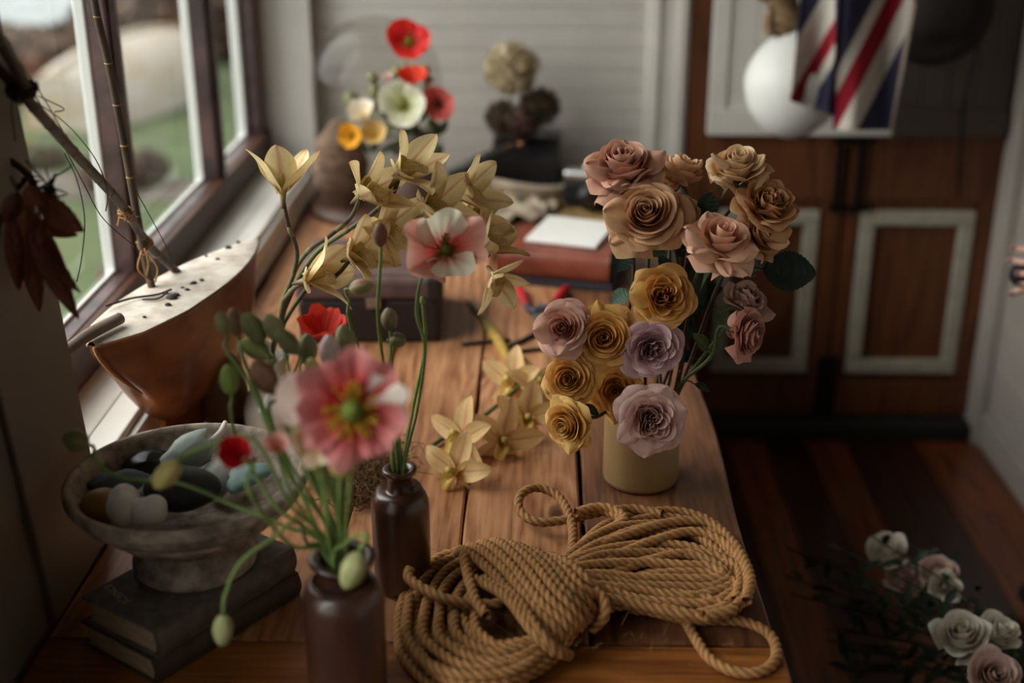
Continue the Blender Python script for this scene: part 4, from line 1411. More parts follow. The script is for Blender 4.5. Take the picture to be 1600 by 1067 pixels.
o1 = thing('orchid_spray', 'cream orchid spray curving up on the left, its top blossom seen from behind', 'flower', OF, 'cream orchid sprays in the white vase')
ostem(o1, [P(442, 308, Y=OY), P(450, 350, Y=OY), P(464, 392, Y=OY + .01), P(458, 430, Y=OY + .02), P(443, 470, Y=OY + .05), P(435, 520, Y=OY + .1), OM, OF], [0.0028, 0.0036, 0.0036])
bl(o1, 442, 303, OY, (0.0, 0.30, 1.0), 82, 41, up=(0, -1, 0), shape=[(90, 62), (8, 42), (172, 42), (-50, 45), (-130, 45)], lip=True)
o1.children[0]
ostem(o1, [P(478, 440, Y=OY - .02), P(462, 448, Y=OY), P(444, 468, Y=OY + .04)], 0.0034, c0='#6b5a4a')
bl(o1, 478, 438, OY - .02, (0.75, -0.1, 0.25), 84, 42, up=(-.3, -.9, .6), shape=[(40, 50), (115, 15), (200, 40), (-35, 45), (-80, 30)])

o2 = thing('orchid_spray', 'cream orchid spray on a dark arching stem, its blossoms either side of the upright bud', 'flower', OF, 'cream orchid sprays in the white vase')
ostem(o2, [P(562, 310, Y=OY), P(548, 340, Y=OY), P(515, 368, Y=OY), P(482, 392, Y=OY + .03), P(458, 430, Y=OY + .05), P(440, 500, Y=OY + .1), OM, OF], [0.0030, 0.0036, 0.0038])
bl(o2, 562, 306, OY, (0.62, -0.35, 0.62), 84, 43, up=(-.4, 0, 1), shape=[(80, 62), (-20, 45), (140, 48), (-75, 25), (-165, 30)])
ostem(o2, [P(548, 404, Y=OY - .02), P(528, 428, Y=OY), P(500, 440, Y=OY + .02), P(468, 440, Y=OY + .04)], 0.0030)
bl(o2, 548, 402, OY - .03, (0.72, -0.45, 0.45), 78, 44, up=(-.2, 0, 1))

o3 = thing('orchid_spray', 'cream orchid spray on the right whose highest blossom stands above all others', 'flower', OF, 'cream orchid sprays in the white vase')
ostem(o3, [P(622, 282, Y=OY), P(612, 305, Y=OY + .01), P(580, 335, Y=OY + .02), P(540, 362, Y=OY + .04), P(490, 400, Y=OY + .06), P(450, 470, Y=OY + .1), OM, OF], [0.0030, 0.0036, 0.0038])
bl(o3, 621, 277, OY, (0.55, -0.25, 0.75), 86, 45, up=(-.4, -.3, 1), shape=[(95, 62), (-15, 48), (160, 42), (-60, 35), (-150, 30)])
ostem(o3, [P(665, 340, Y=OY + .02), P(640, 352, Y=OY + .03), P(590, 350, Y=OY + .04), P(560, 352, Y=OY + .03)], 0.0028)
bl(o3, 664, 332, OY, (0.6, -0.45, 0.55), 90, 46, up=(-.3, 0, 1), shape=[(85, 60), (5, 48), (160, 45), (-50, 30), (-140, 35)])
ostem(o3, [P(715, 315, Y=OY + .06), P(690, 335, Y=OY + .05), P(640, 352, Y=OY + .03)], 0.0026)
bl(o3, 716, 308, OY + .05, (0.65, -0.35, 0.55), 80, 47, up=(-.2, 0, 1), shape=[(95, 58), (15, 50), (160, 45), (-45, 30), (-140, 35)])
bl(o3, 596, 362, OY + .02, (0.6, -0.6, 0.35), 78, 48, up=(-.3, 0, 1))
ostem(o3, [P(596, 364, Y=OY + .02), P(584, 362, Y=OY + .025), P(570, 348, Y=OY + .03)], 0.0026)

o4 = thing('orchid_spray', 'cream orchid spray hanging over on the far right, behind the cream and coral poppy', 'flower', OF, 'cream orchid sprays in the white vase')
ostem(o4, [P(765, 400, Y=OY + .04), P(735, 385, Y=OY + .05), P(690, 370, Y=OY + .06), P(620, 372, Y=OY + .07), P(550, 395, Y=OY + .08), P(480, 450, Y=OY + .1), OM, OF], [0.0026, 0.0032, 0.0036])
bl(o4, 752, 392, OY + .03, (0.55, -0.1, 0.6), 76, 49, up=(-.5, -.6, .6), shape=[(70, 55), (0, 35), (130, 40), (-55, 30), (-120, 30)])
bl(o4, 770, 428, OY + .05, (0.45, -0.6, -0.45), 62, 50, up=(.4, -.2, 1), shape=[(80, 20), (10, 20), (150, 30), (-50, 30), (-110, 20)])
bl(o4, 735, 345, OY + .08, (0.5, -0.5, 0.5), 66, 51)

# cut orchid stem lying on the table
oc = thing('cut_orchid_spray', 'cut orchid stem of wilted cream blossoms lying on the planks', 'flower', P(780, 640, Z=TZ), None)


def tz(px, py, h):
    return P(px, py, Z=TZ + h)


sp = spline([tz(674, 697, .006), tz(715, 670, .010), tz(752, 652, .02), tz(790, 622, .035), tz(812, 600, .03), tz(806, 580, .015)], step=.008)
MB().tube(sp, 0.0036, 9, srgb('#4f6238')).build('stem', MT['green'], oc)
lm = MB()
r1 = spline([tz(728, 468, .004), tz(755, 500, .005), tz(780, 535, .006), tz(800, 575, .010)], n=30)
wds = np.interp(np.linspace(0, 1, 30), [0, .3, .5, .75, 1], [.002, .006, .011, .010, .004])
cs = [lerp(srgb('#4d5a35'), srgb('#c9a552'), min(1, max(0, (i / 29 - .3) * 3)) * (1 - max(0, (i / 29 - .8) * 4))) for i in range(30)]
lm.tube(r1, wds, 10, np.array(cs))
lm.build('sheath_leaf', MT['leaf'], oc)
WO = '#e0bd84'
for (px, py, h, ax, Lp, sd, upv) in ((722, 686, .030, (-0.5, -0.55, 0.35), 64, 61, (0, .3, 1)), (783, 690, .022, (0.15, -0.75, 0.2), 62, 62, (0.4, .3, 1)), (712, 738, .018, (-0.45, -0.8, 0.25), 62, 63, (.3, .3, 1)), (822, 655, .032, (0.1, -0.8, 0.25), 60, 64, (0.2, .3, 1)), (800, 600, .030, (-0.35, -0.7, 0.4), 56, 65, (0, .3, 1)), (835, 605, .030, (0.5, -0.4, 0.5), 52, 66, (0, .3, 1))):
    b_ = tz(px, py, h)
    orchid_blossom(oc, b_, ax, upv, Lp / ppm(b_), sd, body=WO, stripe='#c07a5c', lipcol='#e8cc78', shape=[(90, -5), (28, 5), (152, 5), (-55, -12), (-125, -12)], neck='#5d6a3f')

# ================================================================== ROPE
MT['rope'] = petal_mat('manila_rope', 0.85, 0.0, 400, 0.6, 0.4, stretch=(1, 1, 1))
RR = 0.0066


def rope_sweep(m, pts, r=RR, pitch=0.034, step=0.0031, phase=0.0, tint=1.0):
    sp = spline(pts, step=step)
    sp[:, 2] = np.maximum(sp[:, 2], TZ + r * 0.96)
    n = len(sp)
    T = np.gradient(sp, axis=0)
    T /= np.linalg.norm(T, axis=1)[:, None] + 1e-12
    seg = 15
    th = np.linspace(0, 2 * pi, seg, endpoint=False)
    N = unit(np.cross(T[0], (0, 0, 1)) if abs(T[0][2]) < .9 else np.cross(T[0], (1, 0, 0)))
    rings = np.zeros((n, seg, 3))
    cols = np.zeros((n, seg, 3))
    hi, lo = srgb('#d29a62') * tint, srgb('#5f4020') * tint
    for i in range(n):
        N = unit(N - T[i] * np.dot(N, T[i]))
        Bn = np.cross(T[i], N)
        tw = 2 * pi * i * step / pitch + phase
        a_ = th + tw
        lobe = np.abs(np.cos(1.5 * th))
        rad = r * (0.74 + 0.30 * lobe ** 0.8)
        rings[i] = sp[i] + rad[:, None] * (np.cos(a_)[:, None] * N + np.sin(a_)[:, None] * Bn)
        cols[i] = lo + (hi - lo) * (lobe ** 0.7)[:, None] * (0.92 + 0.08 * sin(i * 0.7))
    m.grid(rings, cols, closeu=True)


rn = random.Random(8)
rope = MB()


def rloop(pix, h, jit=0.0, **kw):
    """pix: (px,py[,dh]) points, h: height above the table"""
    out = []
    for q in pix:
        hh = h + (q[2] if len(q) > 2 else 0)
        out.append(P(q[0] + rn.uniform(-jit, jit), q[1] + rn.uniform(-jit, jit), Z=TZ + max(RR, hh)))
    rope_sweep(rope, out, phase=rn.uniform(0, 6), tint=rn.uniform(0.85, 1.1), **kw)


def about(pix, c, s, dx=0, dy=0):
    return [tuple([c[0] + (q[0] - c[0]) * s + dx, c[1] + (q[1] - c[1]) * s + dy] + list(q[2:])) for q in pix]


# right-hand hank: nested loops fanning out of the waist


def narrow(pix, c, sx_, sy_, dx=0, dy=0):
    return [tuple([c[0] + (q[0] - c[0]) * sx_ + dx, c[1] + (q[1] - c[1]) * sy_ + dy] + list(q[2:])) for q in pix]


Wc = (885, 915)
outer = [(860, 905, .02), (900, 862, .02), (955, 818, .01), (1030, 800, 0), (1095, 808, 0), (1142, 842, 0), (1168, 888, 0), (1172, 925, -.002), (1140, 962, -.004), (1085, 968, -.004), (1010, 955, 0), (940, 935, .01), (880, 930, .02), (850, 935, .02)]
for k in range(7):
    rloop(narrow(outer, (860, 905), 1.0 - 0.016 * k, 1.0 - 0.13 * k, 0, 0), 0.008 + 0.001 * k, 3)
for k in range(6):
    rloop(narrow(outer, (860, 900), 0.975 - 0.018 * k, 0.93 - 0.15 * k, 0, 0), 0.020 + 0.002 * k, 4)
for k in range(5):
    rloop(narrow(outer, (860, 893), 0.95 - 0.02 * k, 0.84 - 0.17 * k, 0, 0), 0.033 + 0.002 * k, 4)
# upper fan strands lying over the hank
fans = [[(862, 960), (885, 905), (925, 862), (985, 832), (1055, 815), (1110, 818), (1150, 850), (1172, 900), (1165, 940)],
        [(880, 950), (905, 905), (955, 872), (1020, 845), (1085, 832), (1135, 850), (1165, 890), (1168, 930)],
        [(890, 965), (925, 915), (985, 885), (1050, 868), (1110, 868), (1150, 885), (1170, 915), (1150, 950)],
        [(900, 985), (940, 932), (1000, 905), (1065, 893), (1120, 897), (1158, 918), (1150, 950), (1100, 962)],
        [(850, 930), (890, 880), (930, 838), (975, 812), (960, 798), (930, 792), (902, 800)],
        [(905, 960), (960, 928), (1030, 925), (1095, 935), (1140, 945), (1160, 930)],
        [(905, 975), (965, 945), (1040, 950), (1100, 962), (1140, 955)]]
for i, f_ in enumerate(fans):
    rloop(f_, 0.046 - 0.003 * i, 2)
    rloop(about(f_, Wc, 0.955, -2, -2), 0.040 - 0.003 * i, 2)
# left-hand hank
Lc = (850, 950)
lout = [(880, 925, .02), (820, 880, .015), (760, 862, .01), (690, 872, 0), (642, 910, 0), (622, 965, 0), (632, 1025, 0), (680, 1075, 0), (745, 1085, 0), (815, 1062, 0), (870, 1020, .005), (905, 975, .015), (915, 950, .02)]
for k in range(7):
    rloop(about(lout, Lc, 1.0 - 0.07 * k), 0.008 + 0.003 * k, 3)
for k in range(5):
    rloop(about(lout, Lc, 0.93 - 0.09 * k, 8, -6), 0.026 + 0.003 * k, 4)
low = [(655, 930), (650, 985), (672, 1020), (730, 1045), (800, 1035), (850, 1005), (880, 970)]
for k in range(5):
    rloop(about(low, (840, 960), 1.08 - 0.14 * k, 0, 6), 0.036 + 0.002 * k, 4)
rloop([(640, 890), (638, 902), (660, 918), (705, 938), (765, 944), (790, 938)], 0.055, 1)
rloop([(724, 868), (730, 892), (736, 918), (745, 940), (760, 962)], 0.058, 1)
# the wraps that bind the hank, from upper left to lower right
for k in range(9):
    x0 = 722 + k * 17.5
    y0 = 866 - 22 * sin(pi * min(1, (k + 1) / 8)) * 0.9
    x1 = 862 + k * 9.5
    y1 = 1006 - k * 9.0
    hm = 0.058 + 0.014 * sin(pi * (k + .6) / 9)
    path = [(x0 - 2, y0 + 18, -hm + .012), (x0 - 6, y0 + 4, -0.028), (x0 + 10, y0 + 6, -0.006), ((x0 * 2 + x1) / 3 + 6, (y0 * 2 + y1) / 3 - 6, 0.002), ((x0 + x1 * 2) / 3 + 5, (y0 + y1 * 2) / 3 - 2, 0.0), (x1 - 1, y1 - 12, -0.014), (x1 + 6, y1 + 6, -0.034), (x1 - 4, y1 + 14, -hm + .008)]
    rloop(path, hm, 1.5)
for k in range(3):
    path = [(742 + 14 * k, 905, -.01), (790 + 8 * k, 935, .004), (830 + 5 * k, 985, .0), (862 + 4 * k, 1015, -.02), (880 + 4 * k, 1022, -.04)]
    rloop(path, 0.062, 2)
# wraps coming back round the lower right
rloop([(925, 985, -.03), (945, 960, -.01), (938, 930, 0), (900, 905, .0), (860, 882, .0)], 0.05, 1)
rloop([(770, 1010, -.02), (830, 1000, 0), (885, 985, 0), (925, 960, -.01), (945, 935, -.03)], 0.045, 1)
# loose loop standing up at the top
rloop([(880, 900, -.02), (893, 862, -.005), (894, 820, 0), (875, 778, .006), (842, 762, .012), (815, 772, .012), (812, 797, .004), (838, 815, 0), (885, 812, 0), (940, 800, 0), (990, 795, .0), (1035, 803, .004)], 0.022, 0)
# loose bight at the lower right
rloop([(985, 952, .01), (1040, 955, .004), (1068, 968, 0), (1085, 995, 0), (1110, 1030, 0), (1150, 1050, 0), (1192, 1048, 0), (1213, 1025, 0), (1203, 992, 0), (1165, 972, 0), (1115, 968, 0), (1060, 955, .006), (1000, 938, .014)], 0.0068, 0)
# frayed whiskers
for _ in range(160):
    q0 = P(rn.uniform(650, 1160), rn.uniform(810, 1040), Z=TZ + rn.uniform(.03, .06))
    d = V(rn.gauss(0, 1), rn.gauss(0, 1), rn.uniform(0, 1)) * 0.006
    rope.tube([q0, q0 + d, q0 + d * 1.8 + V(0, 0, -.002)], 0.00022, 3, srgb('#b08a55'), cap=False)
ro = rope.build('rope', MT['rope'])
tag(ro, 'thick hank of three-strand manila rope coiled at the near right end of the table', 'rope')

# ================================================================== BOOKS AND BOWL
MT['cloth_cover'] = plain('grey_brown_book_cloth', '#736a61', 0.8, var=0.3, scale=60, bmp=0.2, col2='#5a5149')
MT['cloth_cover2'] = plain('dark_brown_book_cloth', '#55463b', 0.8, var=0.3, scale=60, bmp=0.2)
MT['pages'] = plain('old_page_block', '#c2aa8a', 0.9, var=0.3, scale=30, bmp=0.5, stretch=(1, 1, 30), col2='#94795c', bdist=0.001)
MT['gilt'] = plain('dull_gilt', '#e8c880', 0.5, 0.1, 0.2)


def book(label, ztop, th, pc, pa, pcr, cover, shrink=0.0, title=None):
    """pc near spine corner pixel, pa far-left corner pixel, pcr right spine corner pixel, all on the cover plane"""
    p0, pA, pR = P(*pc, Z=ztop), P(*pa, Z=ztop), P(*pcr, Z=ztop)
    ey = unit(pR - p0)
    ex = unit((pA - p0) - ey * np.dot(pA - p0, ey))
    Wd = np.dot(pA - p0, ex)
    Ln = np.dot(pR - p0, ey)
    M = (np.stack([ex, ey, V(0, 0, 1)], 1), p0 - V(0, 0, th))
    t = thing('book', label, 'book', p0 * 0.5 + (pA + pR) * 0.25 - V(0, 0, th), 'old books under the bowl')
    cv = MB()
    cv.box((0.004, 0, 0), (Wd, Ln, 0.0028), M=M)
    cv.box((0.004, 0, th - 0.0028), (Wd, Ln, th), M=M)
    rows = []
    for y in np.linspace(0, Ln, 14):
        fr = 0.0008 * sin(y * 400)
        row = [(0.006 - 0.006 * sin(pi * i / 8) + fr, y, th * i / 8) for i in range(9)] + [(0.009, y, th - 0.001), (0.0035, y, th / 2), (0.009, y, 0.001)]
        rows.append([M[0] @ V(*r_) + M[1] for r_ in row])
    cv.grid(rows, closeu=True)
    cv.build('cover', cover, t, smooth=False, bevel=0.0007)
    pg = MB()
    rows = []
    for y in (0.004, Ln - 0.004):
        row = []
        for i in range(9):
            a_ = i / 8
            row.append(M[0] @ V(Wd - 0.005 - 0.006 * sin(pi * a_), y, 0.003 + (th - 0.006) * a_) + M[1])
        row += [M[0] @ V(0.006, y, th - 0.003) + M[1], M[0] @ V(0.006, y, 0.003) + M[1]]
        rows.append(row)
    pg.grid(rows, closeu=True)
    pg.f.append(tuple(range(11)))
    pg.f.append(tuple(range(11, 22))[::-1])
    pg.build('page_block', MT['pages'], t, smooth=False)
    if title:
        cu = bpy.data.curves.new('title', 'FONT')
        cu.body = title
        cu.size = 0.017
        cu.extrude = 0.0001
        cu.offset = -0.0003
        cu.align_x = 'LEFT'
        to = bpy.data.objects.new('title_tmp', cu)
        COL.objects.link(to)
        bpy.context.view_layer.update()
        me = bpy.data.meshes.new_from_object(to.evaluated_get(bpy.context.evaluated_depsgraph_get()))
        bpy.data.objects.remove(to)
        v = np.array([tuple(x.co) for x in me.vertices])
        v[:, 0] = v[:, 0] * 0.92
        f = [tuple(p_.vertices) for p_ in me.polygons]
        # the title reads from the other side of the table: first letter nearest the spine
        w3 = []
        q0 = P(205, 940, Z=ztop)
        q1 = P(176, 915, Z=ztop)
        dx = unit(q1 - q0)
        dy = np.cross(V(0, 0, 1), dx)
        for a_ in v:
            w3.append(q0 + dx * a_[0] * 0.85 + dy * a_[1] * 0.8 + V(0, 0, a_[2] + 0.0002))
        MB().add(w3, f).build('title_lettering', MT['gilt'], t, smooth=False)
    return t


book('dark brown cloth book lying lowest, under the bowl', TZ + 0.034, 0.0335, (243, 1034), (146, 958), (470, 895), MT['cloth_cover2'])
book('grey-brown cloth book with a gilt title, directly under the bowl', TZ + 0.070, 0.0355, (246, 990), (129, 931), (463, 856), MT['cloth_cover'], title='SCIENCE')
BZ = TZ + 0.0705
BX, BYc = -0.413, 1.338
MT['bowl'] = plain('weathered_grey_clay', '#b8a797', 0.9, var=0.4, scale=45, bmp=0.7, col2='#6e5f54', bdist=0.002)
bowl = thing('footed_bowl', 'large weathered grey clay bowl on a foot, standing on two old books', 'bowl', (BX, BYc, BZ))
BR_ = 0.142
prof = [(0.001, 0.0), (0.070, 0.0), (0.0735, 0.003), (0.074, 0.010), (0.071, 0.020), (0.060, 0.030), (0.052, 0.037), (0.054, 0.043), (0.078, 0.048), (0.088, 0.052), (0.096, 0.060), (0.106, 0.070), (0.111, 0.074), (0.110, 0.078), (0.112, 0.081), (0.123, 0.086), (0.131, 0.093), (0.133, 0.097), (0.131, 0.100), (0.133, 0.103), (0.140, 0.106), (BR_, 0.110), (BR_, 0.117), (BR_ - 0.003, 0.120), (BR_ - 0.008, 0.120), (BR_ - 0.011, 0.115), (BR_ - 0.016, 0.104), (0.112, 0.085), (0.090, 0.070), (0.06, 0.060), (0.001, 0.057)]
MB().lathe(prof, 80, (BX, BYc, BZ)).build('body', MT['bowl'], bowl)
MT['stone_black'] = plain('black_pebble', '#262527', 0.6, var=0.4, scale=12, bmp=0.15)
MT['shell_black'] = plain('black_shell', '#17171a', 0.3, var=0.4, scale=30, bmp=0.3)
MT['coral'] = plain('white_worn_coral', '#e6e0da', 0.85, var=0.15, scale=40, bmp=0.3)
MT['yellow_stone'] = plain('amber_pebble', '#a8793f', 0.55, var=0.3, scale=15)
MT['shell_white'] = plain('chalky_shell', '#a8a69e', 0.6, var=0.15, scale=35, bmp=0.2)


def seaglass(name, col):
    m, n, b = nt(name)
    b.inputs['Base Color'].default_value = (*srgb(col), 1)
    b.inputs['Roughness'].default_value = 0.7
    b.inputs['Specular IOR Level'].default_value = 0.2
    b.inputs['Transmission Weight'].default_value = 0.15
    b.inputs['IOR'].default_value = 1.3
    f = noise(n, 60, 4)
    bump(n, b, f, 0.3, 0.002)
    return m


MT['glass_pale'] = seaglass('pale_frosted_glass', '#a3aca5')
MT['glass_aqua'] = seaglass('aqua_frosted_glass', '#7d9d97')
MT['glass_grey'] = seaglass('grey_frosted_glass', '#4f5a5a')


def pebble(name, label, cat, px, py, z, r, mat, roll=0.0, tilt=(0, 0, 1), seed=0, lump=0.12, group=None, fn=None):
    c = P(px, py, Z=z)
    rn_ = np.random.RandomState(seed)
    a1, a2, a3 = rn_.uniform(0, 6, 3)

    def f(p):
        n_ = p / (np.linalg.norm(p, axis=-1, keepdims=True) + 1e-9)
        k = 1 + lump * (np.sin(3 * n_[..., 0] + a1) + np.sin(3.3 * n_[..., 1] + a2) + 0.5 * np.sin(5 * n_[..., 2] * n_[..., 0] + a3)) / 2
        q = p * k[..., None]
        return fn(q) if fn else q
    o = MB().sphere(c, r, 28, 18, R=basis(tilt, (0, 1, 0), roll), fn=f).build(name, mat)
    return tag(o, label, cat, group)


def shard(name, label, cat, px, py, z, L, W, T, mat, tilt, roll, seed, bend=0.2, group=None):
    """a curved worn fragment with real thickness"""
    c = P(px, py, Z=z)
    rn_ = random.Random(seed)
    B_ = basis(tilt, (0, 1, 0.2), roll)
    N = 28
    edge = [1 + 0.16 * sin(3 * a_ + seed) + 0.07 * sin(7 * a_ + seed * 2) for a_ in np.linspace(0, 2 * pi, N, endpoint=False)]
    rings = []
    for rr, zz in ((0.01, T / 2), (0.5, T / 2), (0.9, T / 2), (1.0, 0), (0.9, -T / 2), (0.5, -T / 2), (0.01, -T / 2)):
        row = []
        for i in range(N):
            a_ = 2 * pi * i / N
            x_, y_ = L / 2 * rr * edge[i] * cos(a_), W / 2 * rr * edge[i] * sin(a_)
            row.append((x_, y_, zz - bend * (x_ * x_ / L + y_ * y_ / W) * 2))
        rings.append(row)
    pts = np.array(rings) @ B_.T + c
    o = MB().grid(pts, closeu=True).build(name, mat)
    return tag(o, label, cat, group)


bz = BZ + 0.10
pebble('pebble', 'big smooth black pebble in the bowl', 'stone', 285, 762, bz + .005, (0.046, 0.034, 0.026), MT['stone_black'], 0.5, (0.1, 0.1, 1), 3, 0.08)
pebble('pebble', 'amber yellow pebble at the left end of the bowl', 'stone', 158, 789, bz - .002, (0.024, 0.024, 0.020), MT['yellow_stone'], 0, (0, 0, 1), 4, 0.05)
pebble('coral_piece', 'white heart-shaped worn coral beside the amber pebble in the bowl', 'coral', 193, 790, bz + .004, (0.023, 0.026, 0.020), MT['coral'], 0.3, (0, 0, 1), 5, 0.16)
pebble('coral_piece', 'small white knobbly coral with a dark hole, nearest the front rim of the bowl', 'coral', 229, 800, bz + .004, (0.022, 0.018, 0.018), MT['coral'], 0.2, (0, 0, 1), 8, 0.22)
shard('shell', 'jagged black shell at the back left of the bowl', 'shell', 228, 722, bz + .004, 0.075, 0.05, 0.006, MT['shell_black'], (0.2, -0.5, 0.9), 0.9, 3, 0.5)
shard('sea_glass', 'large pale frosted glass fragment leaning in the middle of the bowl', 'sea glass', 284, 708, bz + .014, 0.085, 0.045, 0.006, MT['glass_pale'], (-0.1, -0.75, 0.65), 0.55, 5, 0.35)
shard('shell', 'chalky white shell behind the black pebble in the bowl', 'shell', 342, 728, bz + .004, 0.072, 0.062, 0.005, MT['shell_white'], (-0.3, -0.35, 0.9), 0.3, 7, 0.35)
shard('sea_glass', 'aqua frosted glass fragment at the right side of the bowl', 'sea glass', 385, 742, bz + .010, 0.055, 0.042, 0.007, MT['glass_aqua'], (-0.15, -0.3, 0.9), 0.5, 9, 0.1)
shard('sea_glass', 'grey-green frosted glass fragment at the left of the bowl, behind the white coral', 'sea glass', 192, 757, bz - .002, 0.075, 0.045, 0.007, MT['glass_grey'], (0.2, -0.5, 0.85), 0.1, 11, 0.1)
shard('sea_glass', 'small clear frosted glass fragment between the white coral and the black pebble', 'sea glass', 232, 770, bz - .004, 0.04, 0.03, 0.006, MT['glass_pale'], (0.1, -0.5, 0.85), 1.2, 13, 0.1)
sk = MB().tube(spline([P(312, 700, Z=bz + .006), P(330, 690, Z=bz + .018), P(345, 675, Z=bz + .024), P(352, 660, Z=bz + .026)], n=20), [0.0035, 0.005, 0.004, 0.003], 10)
tag(sk.build('driftwood_stick', MT['coral']), 'short bleached white stick leaning on the far rim inside the bowl', 'stick')

# ================================================================== MODEL BOAT ON THE SILL
MT['boat_hull'] = plain('old_orange_varnished_wood', '#8a4f26', 0.4, var=0.45, scale=9, bmp=0.15, col2='#5d2f15', stretch=(1, 1, 2), coat=0.2)
MT['boat_deck'] = plain('flaking_white_deck_paint', '#cfc6ba', 0.75, var=0.35, scale=28, bmp=0.6, col2='#a8998a')
MT['bamboo'] = plain('dark_bamboo', '#4c3a2c', 0.5, var=0.45, scale=30, bmp=0.2, stretch=(1, 1, 0.3), col2='#291e17')
MT['bamboo_ring'] = plain('pale_bamboo_node', '#8f6f4a', 0.6, var=0.3)
MT['twine'] = plain('raffia_twine', '#9a6a3a', 0.8, var=0.3)
MT['black_line'] = plain('black_rigging_thread', '#15120f', 0.8)
MT['knot'] = plain('dark_rusty_fitting', '#33261f', 0.8, var=0.4, scale=60)
ZD = 0.995
s0 = P(143, 540, Z=ZD)
s1 = P(404, 372, Z=ZD + 0.01)
bx = unit(s1 - s0)
by_ = unit(np.cross(V(0, 0, 1), bx))
BL = np.linalg.norm(s1 - s0)
boat = thing('model_boat', 'old wooden model sailing boat with a flaking white deck, leaning against the window', 'model boat', (s0 + s1) / 2 - V(0, 0, 0.24))


def bw(t):
    return 0.056 * min(1.0, (t + 0.003) / 0.13) ** 0.5 * (min(1, (t + 0.10) / 0.42)) ** 0.55 * (max(0.0, 1 - ((t - 0.42) / 0.58) ** 2.3) if t > 0.42 else 1) + 0.002


def bd(t):
    return 0.185 * (sin(pi * min(1, max(0, t * 0.93 + 0.10))) ** 0.42) * (1 if t < .8 else 1 - 0.35 * ((t - .8) / .2) ** 2)


NB = 40
rows = []
for i in range(NB + 1):
    t = i / NB
    row = []
    for j in range(25):
        a_ = pi * j / 24
        ww, dd = bw(t), bd(t)
        ca, sa = cos(a_), sin(a_)
        off = np.sign(ca) * abs(ca) ** 0.62 * ww
        z_ = -dd * sa ** 1.05
        rake = 0.0 if t > 0.3 else (0.3 - t) / 0.3 * 0.10 * (sa ** 1.5)
        rk2 = 0.0 if t < 0.85 else -(t - 0.85) / 0.15 * 0.05 * sa
        row.append(s0 + bx * (t * BL + rake + rk2) + by_ * off + V(0, 0, z_))
    rows.append(row)
hb = MB().grid(rows)
hb.add(rows[0], [tuple(range(25))])
hb.add(rows[-1], [tuple(range(25))[::-1]])
hull = hb.build('hull', MT['boat_hull'], boat)
dk = MB()
rows = []
for i in range(NB + 1):
    t = i / NB
    rows.append([s0 + bx * (t * BL) + by_ * (bw(t) * q_ * 1.02) + V(0, 0, 0.0015 + 0.004 * (1 - q_ * q_)) for q_ in np.linspace(-1, 1, 11)])
dk.grid(rows)
rows2 = [[q - V(0, 0, 0.006) for q in (r_[0], r_[-1])] for r_ in rows]
dk.grid([[r_[0], r2[0]] for r_, r2 in zip(rows, rows2)])
dk.grid([[r_[-1], r2[1]] for r_, r2 in zip(rows, rows2)])
dk.build('deck', MT['boat_deck'], boat)
gb = MB()
for sd in (1, -1):
    gb.tube([s0 + bx * (t * BL) + by_ * (bw(t) * sd * 1.01) + V(0, 0, -0.002) for t in np.linspace(0.0, 0.995, 40)], 0.0022, 6)
gb.build('gunwale_strip', MT['boat_hull'], boat)
ke = MB()
kr = []
for t in np.linspace(0.30, 0.80, 16):
    dd = bd(t)
    kr.append([s0 + bx * (t * BL) + by_ * 0.006 + V(0, 0, -dd * 0.97), s0 + bx * (t * BL) + by_ * 0.004 + V(0, 0, -0.235), s0 + bx * (t * BL) - by_ * 0.004 + V(0, 0, -0.235), s0 + bx * (t * BL) - by_ * 0.006 + V(0, 0, -dd * 0.97)])
ke.grid(kr, closeu=True)
ke.f += [(0, 1, 2, 3), (60, 63, 62, 61)]
ke.build('keel', MT['boat_hull'], boat, smooth=False)
ru = MB()
ru.tube([s0 - bx * 0.002 + bx * (0.10 * sin(a_) ** 1.5) - by_ * (abs(cos(a_)) ** 0.62 * bw(0)) + V(0, 0, -bd(0) * sin(a_) ** 1.05) for a_ in np.linspace(0.02, pi / 2, 16)], 0.0035, 6)
ru.build('stern_post', MT['twine'], boat)


def bamboo(m, ring, pts, r0, r1, node=0.055):
    sp = spline(pts, step=0.006)
    n = len(sp)
    rr = np.linspace(r0, r1, n)
    m.tube(sp, rr, 10)
    L = np.concatenate([[0], np.cumsum(np.linalg.norm(np.diff(sp, axis=0), axis=1))])
    nx = node
    while nx < L[-1]:
        i = int(np.searchsorted(L, nx))
        i = min(n - 2, max(1, i))
        d = unit(sp[i + 1] - sp[i])
        ring.append(MB().tube([sp[i] - d * 0.0012, sp[i], sp[i] + d * 0.0012], [rr[i] * 1.02, rr[i] * 1.14, rr[i] * 1.02], 10))
        nx += node * random.Random(int(nx * 1e4)).uniform(0.7, 1.2)


def node_rings(lst, par):
    for q in lst:
        q.build('bamboo_node', MT['bamboo_ring'], par)

